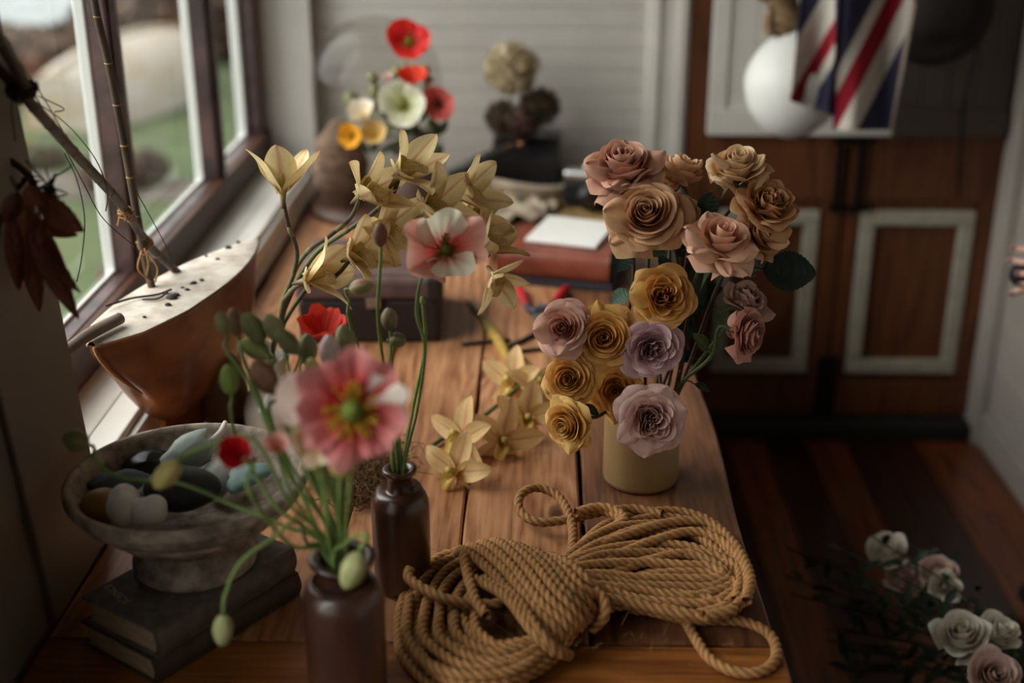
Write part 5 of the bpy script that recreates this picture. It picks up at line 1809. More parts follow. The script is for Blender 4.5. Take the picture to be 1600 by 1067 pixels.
mm, mr = MB(), []
m1b = P(238, 452, Z=ZD + 0.004)
m1b = m1b
bamboo(mm, mr, [m1b, P(222, 380, Y=m1b[1] - .01), P(196, 235, Y=m1b[1] - .03), P(172, 110, Y=m1b[1] - .05), P(150, 15, Y=m1b[1] - .07), P(140, -60, Y=m1b[1] - .08)], 0.0060, 0.0050)
mast = mm.build('mast', MT['bamboo'], boat)
node_rings(mr, mast)
PY2 = 1.34
mm, mr = MB(), []
m2b = P(279, 427, Z=ZD + 0.006)
bamboo(mm, mr, [m2b, P(232, 382, Y=m2b[1] - .06), P(190, 320, Y=m2b[1] - .17), P(120, 243, Y=m2b[1] - .36), P(60, 175, Y=m2b[1] - .5), P(24, 135, Y=PY2)], 0.0062, 0.0068)
gaff = mm.build('leaning_pole', MT['bamboo'], boat)
node_rings(mr, gaff)
mm, mr = MB(), []
yb = PY2
bamboo(mm, mr, [P(40, 136, Y=yb - .01), P(20, 100, Y=yb - .02), P(-20, 30, Y=yb - .05), P(-60, -40, Y=yb - .08)], 0.0062, 0.006)
bamboo(mm, mr, [P(30, 142, Y=yb), P(-10, 100, Y=yb), P(-60, 60, Y=yb)], 0.0064, 0.006)
top = mm.build('upper_pole', MT['bamboo'], boat)
node_rings(mr, top)
# lashings
la = MB()
rn = random.Random(4)


def lashing(m, c, R, n, r=0.0011):
    for _ in range(n):
        pts = []
        tilt = unit((rn.gauss(0, 1), rn.gauss(0, 1), rn.gauss(0, 1) + 1))
        B_ = basis(tilt)
        for a_ in np.linspace(0, 2 * pi, 12):
            pts.append(np.array(c) + B_ @ V(cos(a_) * R * rn.uniform(.8, 1.2), sin(a_) * R * rn.uniform(.8, 1.2), rn.uniform(-.3, .3) * R))
        m.tube(spline(pts, n=30), r, 5)


lashing(la, P(226, 380, Y=m2b[1] - .07), 0.011, 8)
la.build('raffia_lashing', MT['twine'], boat)
la = MB()
lashing(la, P(196, 333, Y=m2b[1] - .155), 0.010, 6)
la.build('raffia_lashing', MT['twine'], boat)
la = MB()
for (a_, b2_, c2_) in (((222, 392), (216, 420), (236, 440)), ((228, 392), (246, 418), (243, 440)), ((226, 388), (232, 410), (230, 430)), ((188, 330), (186, 345), (184, 352))):
    la.tube(spline([P(a_[0], a_[1], Y=m1b[1] - .02), P(b2_[0], b2_[1], Y=m1b[1] - .02), P(c2_[0], c2_[1], Y=m1b[1] - .01)], n=12), 0.0016, 5)
la.build('raffia_strand', MT['twine'], boat)
ld = MB()
lashing(ld, P(28, 142, Y=yb), 0.011, 12, 0.0014)
lashing(ld, P(44, 138, Y=yb), 0.009, 8, 0.0014)
ld.build('dark_lashing', MT['knot'], boat)
rg = MB()
for pts in ([(0, 58), (60, 140), (95, 200), (100, 210)], [(50, 155), (105, 195), (150, 250), (168, 300), (165, 330)], [(48, 150), (85, 205), (130, 285), (160, 340), (210, 385)], [(60, 150), (100, 170), (85, 175)], [(20, 150), (18, 175), (24, 220)],
            [(100, 240), (120, 280), (132, 340), (128, 400), (120, 440)], [(205, 285), (230, 330), (262, 390), (272, 425)], [(8, 55), (40, 118), (70, 175), (120, 250)]):
    rg.tube(spline([P(q[0], q[1], Y=1.335 + 0.45 * max(0, q[0]) / 270) for q in pts], n=24), 0.0008, 4)
rg.build('rigging_thread', MT['black_line'], boat)
ft = MB()
for (px, py, s) in ((335, 450, .006), (268, 462, .009), (275, 458, .006), (303, 440, .005), (300, 441, .004), (357, 388, .006), (372, 380, .004), (350, 378, .003), (282, 404, .004), (168, 478, .004), (315, 436, .004), (292, 450, .004), (262, 472, .005), (258, 455, .005), (285, 447, .003), (225, 490, .003), (340, 405, .004), (322, 400, .003), (365, 372, .005), (200, 455, .003), (170, 475, .005)):
    c = P(px, py, Z=ZD + 0.013)
    if px in (335,):
        continue
    rel = c - s0
    tt, lat = float(np.dot(rel, bx)) / BL, float(np.dot(rel, by_))
    if not (0.03 < tt < 0.95 and abs(lat) < bw(tt) * 0.92):
        continue
    c = V(c[0], c[1], s0[2] + tt * (s1[2] - s0[2]) + 0.006)
    MB().sphere(c, (s, s * .8, s * .6), 8, 6).build('deck_fitting', MT['knot'], boat)
ft.tube(spline([P(165, 478, Z=ZD + .012), P(205, 466, Z=ZD + .012), P(245, 460, Z=ZD + .012), P(268, 452, Z=ZD + .014)], n=16), 0.0018, 5)
ft.tube(spline([P(222, 468, Z=ZD + .012), P(248, 466, Z=ZD + .012), P(262, 455, Z=ZD + .014)], n=12), 0.0016, 5)
ft.build('deck_stay', MT['knot'], boat)
for (px, py) in ((283, 487), (310, 441), (250, 520), (203, 545)):
    pass
dw = MB().tube(spline([P(92, 556, Z=ZD + .012), P(140, 522, Z=ZD + .016), P(188, 497, Z=ZD + .018)], n=14), [0.007, 0.009, 0.0085], 10)
tag(dw.build('driftwood_branch', plain('grey_driftwood', '#7d6a60', 0.8, var=0.35, scale=40, bmp=0.4)), 'short grey driftwood branch lying across the stern of the model boat', 'driftwood')

# dried dark leaves hanging at the left
DKL = ['#8a5044', '#9c6050', '#75453a', '#a5695a', '#8a5648']
dr_ = thing('dried_branch', 'dried branch with long dark reddish leaves, hanging at the left window boards', 'branch', P(60, 260, Y=1.32))
bm_ = MB()
for pts, r_ in (([(-60, 200), (0, 240), (45, 275), (60, 310)], .004), ([(-60, 300), (0, 340), (-5, 400), (0, 460), (28, 505), (48, 570), (80, 620), (114, 676)], .0042), ([(20, 510), (28, 500)], .0032), ([(0, 245), (15, 280), (5, 330), (0, 400)], .003), ([(45, 275), (20, 300), (-20, 310)], .003)):
    bm_.tube(spline([P(a_, b2_, Y=1.32 + 0.0002 * b2_) for a_, b2_ in pts], n=30), r_, 7)
bm_.build('twig', plain('dark_twig_bark', '#2a1d17', 0.85, var=0.4, scale=60, bmp=0.5), dr_)
lv = [((60, 300), (132, 362), 44), ((55, 345), (122, 368), 26), ((50, 330), (115, 470), 30), ((45, 340), (124, 500), 34), ((60, 350), (112, 480), 28), ((30, 330), (62, 488), 34), ((40, 300), (44, 440), 34), ((28, 300), (8, 350), 30), ((65, 360), (126, 458), 26), ((42, 290), (70, 320), 40), ((18, 330), (30, 455), 30), ((75, 310), (118, 342), 24), ((55, 380), (90, 440), 30), ((5, 330), (-10, 430), 30)]
rn = random.Random(12)
for i, (a_, b2_, wd) in enumerate(lv):
    yy = 1.32 + rn.uniform(-.03, .03) + (0.0)
    p_, q_ = P(a_[0], a_[1], Y=yy), P(b2_[0], b2_[1], Y=yy + rn.uniform(-.02, .02))
    leaf_mesh(p_, q_, (rn.uniform(-.5, .5), -1, rn.uniform(-.2, .5)), wd / ppm(p_), rn.choice(DKL), fold=rn.uniform(.1, .5), curl=rn.uniform(.02, .12)).build('leaf', MT['leaf'], dr_)
cr = MB()
for _ in range(22):
    c0 = P(rn.uniform(45, 90), rn.uniform(285, 315), Y=1.32)
    cr.tube(spline([c0, c0 + V(rn.gauss(0, .012), 0.004, rn.gauss(0, .012)), c0 + V(rn.gauss(0, .02), -.004, rn.gauss(0, .02))], n=10), 0.0011, 4)
cr.build('curled_tendril', MT['knot'], dr_)

# ================================================================== THINGS AT THE WINDOW END OF THE TABLE
MT['brown_pot'] = plain('brown_papery_husk', '#6b5546', 0.7, var=0.35, scale=18, bmp=0.3)
c = P(346, 596, Y=1.86)
tp = thing('round_pot', 'dull brown round pot standing under the hull of the model boat', 'pot', (c[0], c[1], TZ))
zc = c[2] - TZ
rp_ = 40 / ppm(c)
MB().lathe([(0.001, 0.001), (rp_ * .6, .001), (rp_ * .9, zc * .4), (rp_, zc * .8), (rp_ * .95, zc * 1.1), (rp_ * .7, zc * 1.45), (rp_ * .42, zc * 1.6), (rp_ * .40, zc * 1.66), (rp_ * .34, zc * 1.66), (rp_ * .34, zc * 1.3), (0.001, zc)], 40, (c[0], c[1], TZ)).build('body', MT['brown_pot'], tp)


def fibres(label, name, cx, cy, rx_, ry_, n, r, h, cols, seed):
    rn_ = random.Random(seed)
    m = MB()
    for _ in range(n):
        a0 = rn_.uniform(0, 6.28)
        ds = rn_.uniform(0, 1) ** .5
        p_ = P(cx + rx_ * ds * cos(a0), cy + ry_ * ds * sin(a0), Z=TZ + 0.003)
        pts = [p_]
        d = V(rn_.gauss(0, 1), rn_.gauss(0, 1), 0)
        for _k in range(4):
            d = unit(d + V(rn_.gauss(0, .8), rn_.gauss(0, .8), 0))
            p_ = p_ + d * rn_.uniform(.008, .02)
            pts.append(V(p_[0], p_[1], TZ + 0.002 + rn_.uniform(0, h)))
        m.tube(spline(pts, n=14), r, 4, srgb(rn_.choice(cols)) * rn_.uniform(.7, 1.2))
    return tag(m.build(name, MT['leaf']), label, 'dried fibre', kind='stuff')


FB = ['#6b4a2c', '#8a6238', '#4f3620', '#7a5a38']
fibres('tangled heap of dry brown moss fibres on the planks between the two stoneware bottles', 'dry_moss', 566, 735, 46, 62, 420, 0.0006, 0.022, FB, 1)
fibres('loose dry brown grass around the small white vase', 'dry_grass', 400, 655, 100, 26, 160, 0.0008, 0.014, ['#5a3e26', '#75522f', '#43301f'], 2)

# small pale weathered stick etc.: dark twigs on the table
MT['twig'] = plain('dark_twig', '#2b1f1a', 0.8, var=0.4, scale=50, bmp=0.4)
for (pts, r_, lb) in (([(722, 538), (760, 534), (797, 531)], .0042, 'short dark twig lying level on the planks, left of the cut orchid leaf'), ([(797, 541), (820, 530), (838, 520)], .0045, 'dark twig slanting up towards the pink rose, on the planks'), ([(810, 549), (838, 546), (862, 545)], .0040, 'dark twig lowest of the three, beside the pink rose')):
    m = MB().tube(spline([P(a_, b2_, Z=TZ + r_) for a_, b2_ in pts], n=14), r_, 8)
    tag(m.build('twig', MT['twig']), lb, 'twig', 'dark twigs on the planks')

# secateurs with red handles
MT['red_grip'] = plain('red_plastic_grip', '#b8182c', 0.35, var=0.1)
MT['steel'] = plain('worn_steel', '#a0a4aa', 0.3, 0.9, 0.2, 30)
MT['blue_dark'] = plain('dark_blue_rubber', '#2a2d42', 0.5, var=0.2)
se = thing('secateurs', 'secateurs with two red handles lying open on the table beyond the roses', 'secateurs', P(842, 478, Z=TZ))
for a_, b2_, c2_ in (((810, 448), (817, 462), (823, 478)), ((885, 450), (876, 460), (866, 472))):
    MB().tube(spline([P(*q, Z=TZ + .010) for q in (a_, b2_, c2_)], n=14), [.0075, .0095, .0088, .006], 12).build('handle', MT['red_grip'], se)
m = MB().tube(spline([P(823, 478, Z=TZ + .010), P(832, 486, Z=TZ + .010), P(842, 488, Z=TZ + .010)], n=8), [.007, .008, .009], 10)
m.tube(spline([P(866, 472, Z=TZ + .010), P(855, 482, Z=TZ + .010), P(842, 488, Z=TZ + .010)], n=8), [.007, .007, .008], 10)
m.build('pivot_arm', MT['blue_dark'], se)
m = MB()
pb = [P(842, 480, Z=TZ), P(832, 500, Z=TZ), P(838, 516, Z=TZ), P(850, 500, Z=TZ), P(852, 484, Z=TZ)]
m.add([q + V(0, 0, .008) for q in pb] + [q + V(0, 0, .012) for q in pb], [(4, 3, 2, 1, 0), (5, 6, 7, 8, 9), (0, 1, 6, 5), (1, 2, 7, 6), (2, 3, 8, 7), (3, 4, 9, 8), (4, 0, 5, 9)])
m.build('blade', MT['steel'], se, smooth=False)

# suitcase
MT['case'] = plain('purple_brown_leatherette', '#5d4644', 0.5, var=0.25, scale=30, bmp=0.15, col2='#4a3634')
MT['case_dark'] = plain('dark_brown_case_side', '#1f120f', 0.6, var=0.3, scale=30)
MT['clasp'] = plain('tarnished_clasp', '#a58e88', 0.35, 0.7, 0.2)


def obox(name, mat, parent, p0, ex, ey, w_, d_, z0, z1, bevel=0.004):
    M = (np.stack([ex, ey, V(0, 0, 1)], 1), V(p0[0], p0[1], 0))
    return MB().box((0, 0, z0), (w_, d_, z1), M=M).build(name, mat, parent, smooth=False, bevel=bevel)


p0 = P(466, 538, Z=TZ)
p1 = P(690, 537, Z=TZ)
p0 = V(p0[0], p0[1], TZ)
ex = unit(V(p1[0] - p0[0], p1[1] - p0[1], 0))
ey = V(-ex[1], ex[0], 0)
wS = np.linalg.norm(p1 - p0)
sc_ = thing('suitcase', 'small old purple-brown suitcase with a metal clasp, lying flat behind the orchids', 'suitcase', p0 + ex * wS / 2 + ey * .12)
obox('base', MT['case_dark'], sc_, p0 + ex * .004 + ey * .004, ex, ey, wS - .008, .25, TZ + .001, TZ + .085, .006)
lid = obox('lid', MT['case'], sc_, p0, ex, ey, wS, .26, TZ + .086, TZ + .128, .010)
obox('lid_panel', MT['case'], lid, p0 + ex * .02 + ey * .02, ex, ey, wS - .04, .22, TZ + .1265, TZ + .131, .003)
obox('clasp', MT['clasp'], sc_, p0 + ex * (wS * .49) - ey * .004, ex, ey, .026, .006, TZ + .072, TZ + .092, .002)
obox('corner_cap', MT['case_dark'], sc_, p0 + ex * (wS - .028) - ey * .002, ex, ey, .03, .03, TZ + .084, TZ + .131, .006)

# leather box / album with white paper
MT['leather'] = plain('chestnut_leather', '#8a4530', 0.4, var=0.35, scale=16, bmp=0.15, col2='#6a2f20', coat=0.2)
MT['paper'] = plain('white_paper', '#e6e3df', 0.8, var=0.05, scale=10)
MT['navy'] = plain('dark_navy_cloth', '#26232c', 0.8, var=0.2)
zb = TZ + 0.002
q0, q1 = P(775, 440, Z=TZ), P(950, 456, Z=TZ)
ex2 = unit(V(q1[0] - q0[0], q1[1] - q0[1], 0))
ey2 = V(-ex2[1], ex2[0], 0)
w2 = np.linalg.norm(q1 - q0)
tg = thing('book', 'flat dark navy book lying beneath the chestnut leather album', 'book', q0 + ex2 * w2 / 2)
obox('cover', MT['navy'], tg, q0 - ex2 * .004 - ey2 * .004, ex2, ey2, w2 + .014, .21, TZ + .001, TZ + .014, .002)
al = thing('leather_album', 'thick chestnut leather album with a rounded spine, beyond the secateurs', 'album', q0 + ex2 * w2 / 2 + V(0, 0, .015))
rows = []
for s in np.linspace(0, 1, 12):
    row = []
    for i in range(13):
        a_ = pi * i / 12
        row.append(V(q0[0], q0[1], 0) + ex2 * (s * w2) + ey2 * (0.012 - 0.012 * sin(a_)) + V(0, 0, TZ + 0.015 + 0.058 * (1 - cos(a_)) / 2))
    row += [V(q0[0], q0[1], 0) + ex2 * (s * w2) + ey2 * 0.20 + V(0, 0, TZ + 0.073), V(q0[0], q0[1], 0) + ex2 * (s * w2) + ey2 * 0.20 + V(0, 0, TZ + 0.015)]
    rows.append(row)
am = MB().grid(rows, closeu=True)
am.f += [tuple(range(15)), tuple(range(11 * 15, 12 * 15))[::-1]]
am.build('cover', MT['leather'], al, smooth=False, bevel=0.002)
obox('strap', MT['navy'], al, q0 + ex2 * (w2 + .0005) + ey2 * .01, ex2, ey2, .012, .16, TZ + .0155, TZ + .070, .003)
pz = TZ + 0.076
pp = [P(820, 377, Z=pz), P(931, 389, Z=pz), P(962, 352, Z=pz), P(858, 340, Z=pz)]
m = MB().add([tuple(q) for q in pp] + [tuple(q + V(0, 0, .006)) for q in pp], [(3, 2, 1, 0), (4, 5, 6, 7), (0, 1, 5, 4), (1, 2, 6, 5), (2, 3, 7, 6), (3, 0, 4, 7)])
tag(m.build('paper_pad', MT['paper'], smooth=False, bevel=.001), 'white paper pad lying on the chestnut leather album', 'paper')

# crumpled linen and straw mats beyond
MT['linen'] = plain('crumpled_beige_linen', '#b0a08c', 0.9, var=0.25, scale=30, bmp=0.3)
MT['straw'] = plain('woven_straw', '#b28f5c', 0.85, var=0.3, scale=90, bmp=0.6)


def cloth(label, name, pix, z, amp, mat, seed, N=40, cat='cloth'):
    a_, b2_, c2_, d2_ = [P(*q, Z=TZ) for q in pix]
    rs = np.random.RandomState(seed)
    ph = rs.uniform(0, 6, 8)
    rows = []
    for i in range(N):
        for_ = []
        for j in range(N):
            u_, v_ = j / (N - 1), i / (N - 1)
            wu = u_ + 0.04 * sin(v_ * 7 + ph[0])
            wv_ = v_ + 0.05 * sin(u_ * 6 + ph[1])
            p_ = (a_ * (1 - wu) + b2_ * wu) * (1 - wv_) + (d2_ * (1 - wu) + c2_ * wu) * wv_
            h = z + amp * (0.5 + 0.5 * sin(u_ * 9 + ph[2] + 2 * sin(v_ * 5 + ph[3]))) * (0.6 + 0.4 * sin(v_ * 11 + ph[4])) + amp * .4 * (1 + sin(u_ * 23 + v_ * 17 + ph[5]))
            for_.append((p_[0], p_[1], TZ + h))
        rows.append(for_)
    o = MB().grid(rows).build(name, mat, solid=0.002)
    return tag(o, label, cat)


cloth('wide woven straw mat on the far part of the table, under the linen', 'straw_mat', [(735, 372), (975, 392), (965, 318), (770, 300)], .002, .004, MT['straw'], 2, cat='mat')
cloth('crumpled beige linen cloth beyond the album', 'linen_cloth', [(715, 368), (858, 352), (870, 318), (735, 295)], .010, .022, MT['linen'], 3)
# linen ring / rolled hat brim
rg_ = MB()
ctr = P(838, 308, Z=TZ)
for k in range(3):
    pts = []
    for a_ in np.linspace(0, 2 * pi, 40):
        pts.append(ctr + V(cos(a_) * (0.125 + .004 * k), sin(a_) * (0.105 + .004 * k), 0.034 + 0.010 * k + 0.004 * sin(3 * a_ + k)))
    rg_.tube(pts, 0.011, 8, cap=False)
tag(rg_.build('rolled_cloth', MT['linen']), 'loosely rolled pale cloth lying in a ring in front of the black box', 'cloth')

# camera
cm = P(925, 312, Z=TZ + .03)
MT['black_body'] = plain('black_leatherette', '#15141a', 0.5, var=0.3, scale=60)
MT['chrome'] = plain('satin_chrome', '#d9dcdc', 0.25, 0.9, 0.1)
exc, eyc = unit(V(0.97, -0.25, 0)), unit(V(0.25, 0.97, 0))
cmt = thing('camera', 'old black and chrome camera lying beyond the album, half behind the topmost rose', 'camera', (cm[0], cm[1], TZ + .03))
obox('body', MT['black_body'], cmt, cm - exc * .075, exc, eyc, .15, .05, TZ + .012, TZ + .075, .008)
obox('top_plate', MT['chrome'], cmt, cm - exc * .075 + eyc * .002, exc, eyc, .15, .046, TZ + .0752, TZ + .100, .008)
obox('viewfinder_hump', MT['chrome'], cmt, cm - exc * .025 + eyc * .006, exc, eyc, .05, .036, TZ + .1002, TZ + .118, .006)
le = MB()
ax = -eyc
lc_ = cm + V(0, 0, 0.01)
lc_[2] = TZ + .042
le.tube([lc_ + ax * 0.001, lc_ + ax * .02, lc_ + ax * .021, lc_ + ax * .05], [.032, .032, .028, .028], 28)
le.build('lens_barrel', MT['black_body'], cmt)
le = MB()
le.tube([lc_ + ax * .050, lc_ + ax * .053], [.026, .02], 24)
le.build('lens_glass', plain('dark_lens_glass', '#0a0b12', 0.05, coat=1.0), cmt)

# black metal box with copper studs
MT['black_tin'] = plain('black_japanned_tin', '#1d1b1e', 0.4, var=0.4, scale=20)
MT['copper'] = plain('dull_copper', '#a8704f', 0.35, 0.8, 0.2)
q0, q1 = P(766, 292, Z=TZ + 0.0), P(872, 300, Z=TZ + .0)
q0 = V(P(766, 288, Y=3.22)[0], 3.22, TZ)
q1 = V(P(872, 288, Y=3.22)[0], 3.21, TZ)
exb = unit(q1 - q0)
eyb = V(-exb[1], exb[0], 0)
wb = np.linalg.norm(q1 - q0)
zt = P(820, 220, Y=3.26)[2]
tb = thing('metal_box', 'black metal box with a sloping lid and round copper studs, under the dried hydrangeas', 'box', q0 + exb * wb / 2)
M = (np.stack([exb, eyb, V(0, 0, 1)], 1), q0)
hh = zt - TZ
bxm = MB()
v = []
for x_ in (0, wb):
    for (y_, z_) in ((0, 0.001), (.16, 0.001), (.16, hh), (.08, hh), (0, hh * .72)):
        v.append(M[0] @ V(x_, y_, z_) + M[1])
bxm.add(v, [(0, 1, 2, 3, 4), (9, 8, 7, 6, 5), (0, 5, 6, 1), (1, 6, 7, 2), (2, 7, 8, 3), (3, 8, 9, 4), (4, 9, 5, 0)])
bxm.build('body', MT['black_tin'], tb, smooth=False, bevel=.004)
for i in range(5):
    c = P(768 + i * 10 + (6 if i == 4 else 0), 238 - i * 3, Y=3.20)
    MB().sphere(c, (.0085, .006, .0085), 12, 8).build('stud', MT['copper'], tb)
m = MB()
m.tube(spline([P(700, 272, Y=3.19), P(725, 262, Y=3.19), P(760, 246, Y=3.19), P(800, 232, Y=3.20), P(820, 226, Y=3.21)], n=20), [.012, .015, .014, .010], 10)
m.build('curved_arm', MT['black_tin'], tb)
tray = obox('base_tray', MT['black_tin'], tb, V(P(700, 285, Y=3.20)[0], 3.20, 0), exb, eyb, .11, .10, TZ + .001, P(720, 276, Y=3.20)[2], .008)

# dried hydrangeas behind


def hydrangea(label, px, py, Yd, rpx, cols, seed, n=620):
    c = P(px, py, Y=Yd)
    R = rpx / ppm(c)
    rn_ = random.Random(seed)
    t = thing('dried_hydrangea', label, 'flower', (c[0], c[1], c[2] - R * 1.6), 'dried hydrangeas')
    m = MB()
    for _ in range(n):
        d = unit((rn_.gauss(0, 1), rn_.gauss(0, 1), rn_.gauss(0, 1)))
        p_ = c + d * R * rn_.uniform(.62, 1.05) * V(1, .9, .95)
        B_ = basis(d + V(rn_.gauss(0, .3), rn_.gauss(0, .3), rn_.gauss(0, .3)), roll=rn_.uniform(0, 6))
        s_ = R * .13
        col = srgb(rn_.choice(cols)) * rn_.uniform(.75, 1.15)
        for k in range(4):
            a_ = k * pi / 2
            q = np.array([(0, 0, 0), (cos(a_ - .5) * s_, sin(a_ - .5) * s_, .2 * s_), (cos(a_) * s_ * 1.4, sin(a_) * s_ * 1.4, .35 * s_), (cos(a_ + .5) * s_, sin(a_ + .5) * s_, .2 * s_)]) @ B_.T + p_
            m.add(q, [(0, 1, 2, 3)], col)
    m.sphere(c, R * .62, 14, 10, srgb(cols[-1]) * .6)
    m.build('flower_head', MT['petal'], t, smooth=False)
    MB().tube(spline([c - V(0, 0, R * .7), c - V(.005, 0, R * 1.3), c - V(0.01, 0, R * 2.2)], n=8), .003, 6, srgb('#4a3a2a')).build('stem', MT['green'], t)
    return t


HB = ['#d8c8a6', '#c4b390', '#e4d6b6', '#a8976f']
hydrangea('straw-coloured dried hydrangea head against the white boards', 800, 106, 3.30, 41, HB, 1, 900)
HD = ['#4a4030', '#5a4a34', '#3a3426', '#6a4a40', '#4f5236']
hydrangea('dark brown dried hydrangea head at the right, over the black box', 842, 166, 3.31, 32, HD, 3)
hydrangea('dark mottled dried hydrangea head at the left, over the black box', 786, 184, 3.29, 28, HD, 4)
hydrangea('reddish brown dried hydrangea head in the middle, low over the black box', 814, 192, 3.27, 27, ['#5a3f38', '#4a3a2c', '#70504a'], 5)
jar = thing('jar', 'dark jar holding the dried hydrangeas behind the black box', 'jar', (P(815, 240, Y=3.40)[0], 3.405, TZ))
MB().lathe([(0.001, .001), (.03, .001), (.034, .03), (.034, .12), (.028, .16), (.03, .175), (.024, .172), (.024, .05), (.001, .04)], 32, (P(815, 240, Y=3.40)[0], 3.405, TZ)).build('body', MT['black_tin'], jar)

# glass cloche with a round thing inside
gc = V(P(588, 100, Y=3.14)[0], 3.14, TZ)
mcl, n, b = nt('cloche_glass')
n.nodes.remove(b)
t1 = n.nodes.new('ShaderNodeBsdfTransparent')
t1.inputs[0].default_value = (0.88, 0.87, 0.85, 1)
t2 = n.nodes.new('ShaderNodeBsdfGlossy')
t2.inputs['Roughness'].default_value = 0.03
lw = n.nodes.new('ShaderNodeLayerWeight')
lw.inputs[0].default_value = 0.18
mxs = n.nodes.new('ShaderNodeMixShader')
n.links.new(front_only(n, lw.outputs['Fresnel']), mxs.inputs[0])
n.links.new(t1.outputs[0], mxs.inputs[1])
n.links.new(t2.outputs[0], mxs.inputs[2])
n.links.new(mxs.outputs[0], n.nodes['Material Output'].inputs['Surface'])
MT['cloche'] = mcl
ztop = P(588, 24, Y=3.14)[2] - TZ
rc = 0.160
cl = thing('glass_cloche', 'tall glass dome with a window reflection, at the far left corner of the table', 'cloche', gc)
prof = [(rc, .022), (rc, ztop - rc)] + [(rc * cos(a_), ztop - rc + rc * sin(a_)) for a_ in np.linspace(0.1, pi / 2 - .02, 16)]
MB().lathe(prof, 56, gc).build('dome', MT['cloche'], cl)
MB().lathe([(0.001, .001), (rc + .02, .001), (rc + .025, .008), (rc + .02, .018), (0.001, .02)], 56, gc).build('wooden_base', MT['apron_wood'], cl)
MT['husk'] = plain('brown_paper_nest', '#8a6f5c', 0.85, var=0.4, scale=35, bmp=0.6, col2='#5d4536', stretch=(1, 1, 4))
nc = P(528, 255, Y=3.0)
nest = MB().sphere(P(532, 262, Y=3.12), (.070, .050, .115), 26, 20, fn=lambda p: p * (1 + .05 * np.sin(p[..., 2:3] * 120)))
nb = P(532, 262, Y=3.12)
tag(nest.build('wasp_nest', MT['husk']), 'brown papery ribbed nest standing under the glass dome', 'nest')

# poppies of the far vase
bv = V(P(655, 300, Y=2.86)[0], 2.86, TZ)
MT['brown_jar'] = plain('dark_brown_jar_glaze', '#4a342b', 0.5, var=0.3, scale=12)
fj = thing('jar', 'dark brown jar of small poppies in front of the glass dome', 'jar', bv)
JH = P(650, 205, Y=2.86)[2] - TZ
MB().lathe([(.001, .001), (.045, .001), (.056, .02), (.060, JH * .55), (.055, JH * .8), (.040, JH * .92), (.042, JH), (.036, JH), (.034, JH * .9), (.045, JH * .5), (.001, .02)], 40, bv).build('body', MT['brown_jar'], fj)
G3 = 'small poppies in the far brown jar'


def bp_(label, head, R, mids=(), **kw):
    hx = P(*head[:2], Y=head[2])
    a_ = atan2(hx[1] - bv[1], hx[0] - bv[0])
    mo = V(bv[0] + cos(a_) * .028, bv[1] + sin(a_) * .028, TZ + JH)
    fo = V(bv[0], bv[1], TZ + .04)
    return poppy(label, head, list(mids), mo, fo, R=R, stem_r=.0026, group=G3, **kw)


bp_('bright red poppy standing highest above the far brown jar', (638, 62, 2.88), 34, [(632, 110, 2.88), (645, 160, 2.87)], axis=(0, -.9, .45), c_in='#b8151a', c_out='#e2312c', cup=.55, seed=1, pod='#9a9a3a', sta='#a8a03a')
bp_('orange-red poppy directly under the highest red poppy', (644, 124, 2.84), 24, axis=(0, -.5, .9), c_in='#d8331a', c_out='#e8492c', cup=.9, seed=2, centre=False)
bp_('white poppy with a green heart in the far brown jar', (628, 162, 2.80), 37, axis=(0, -.95, .35), c_in='#c9cf8a', c_out='#e6e3d2', cup=.5, seed=3, sta='#b8b04a')
bp_('coral poppy at the right of the far brown jar', (684, 161, 2.82), 28, axis=(.1, -.9, .3), c_in='#c8443c', c_out='#e0736a', cup=.6, seed=4, sta='#8a4a3a', pod='#6a3a30')
bp_('pale pink poppy half closed, left of the orange-red poppy', (608, 126, 2.86), 15, axis=(-.2, -.5, .8), c_in='#d8b0a8', c_out='#e6cfc8', cup=1, closed=.4, seed=5, centre=False)
bp_('pale pink poppy half closed, right of the orange-red poppy', (668, 132, 2.86), 14, axis=(.2, -.5, .8), c_in='#c89a96', c_out='#d9b8b2', cup=1, closed=.4, seed=6, centre=False)
bp_('cream poppy leaning over the left of the far brown jar', (568, 180, 2.82), 27, axis=(-.3, -.4, .8), c_in='#e6cf9a', c_out='#e8dccb', cup=.9, seed=7)
bp_('deep yellow poppy lowest at the left of the far brown jar', (548, 212, 2.80), 22, axis=(-.3, -.8, .3), c_in='#d8961f', c_out='#e8a82c', cup=.7, seed=8)
bp_('soft yellow poppy beside the deep yellow one', (584, 210, 2.80), 24, axis=(0, -.7, .6), c_in='#e0b45a', c_out='#e6c98a', cup=.9, seed=9, centre=False)
for (lb, px, py, r_) in (('green bud left of the white poppy, upper one', 583, 122, 9), ('green bud left of the white poppy, lower one', 586, 143, 10), ('dark green bud farthest left over the far brown jar', 550, 156, 13), ('small green bud right of the orange-red poppy', 664, 110, 9), ('small green bud hidden between the red and orange-red poppies', 620, 112, 8)):
    bp_(lb, (px, py, 2.86), r_, kind='bud', axis=(-.3 if px < 600 else .2, -.3, .9), col='#56633c', seed=px, long=1.2)
fm = MB()
rn = random.Random(3)
for _ in range(26):
    p_ = P(rn.uniform(575, 690), rn.uniform(170, 250), Y=2.84)
    q_ = p_ + V(rn.gauss(0, .03), rn.gauss(0, .02), rn.uniform(.01, .05))
    rows = leaf_mesh(p_, q_, (0, -1, .3), .018, '#3f4a2e')
    fm.add(rows.v[0], rows.f, rows.c[0])
    fm.tube(spline([p_, (p_ + bv + V(0, 0, JH)) / 2, bv + V(0, 0, JH)], n=6), .0012, 4, srgb('#3f4a2e'))
fm.build('poppy_foliage', MT['leaf'], fj)

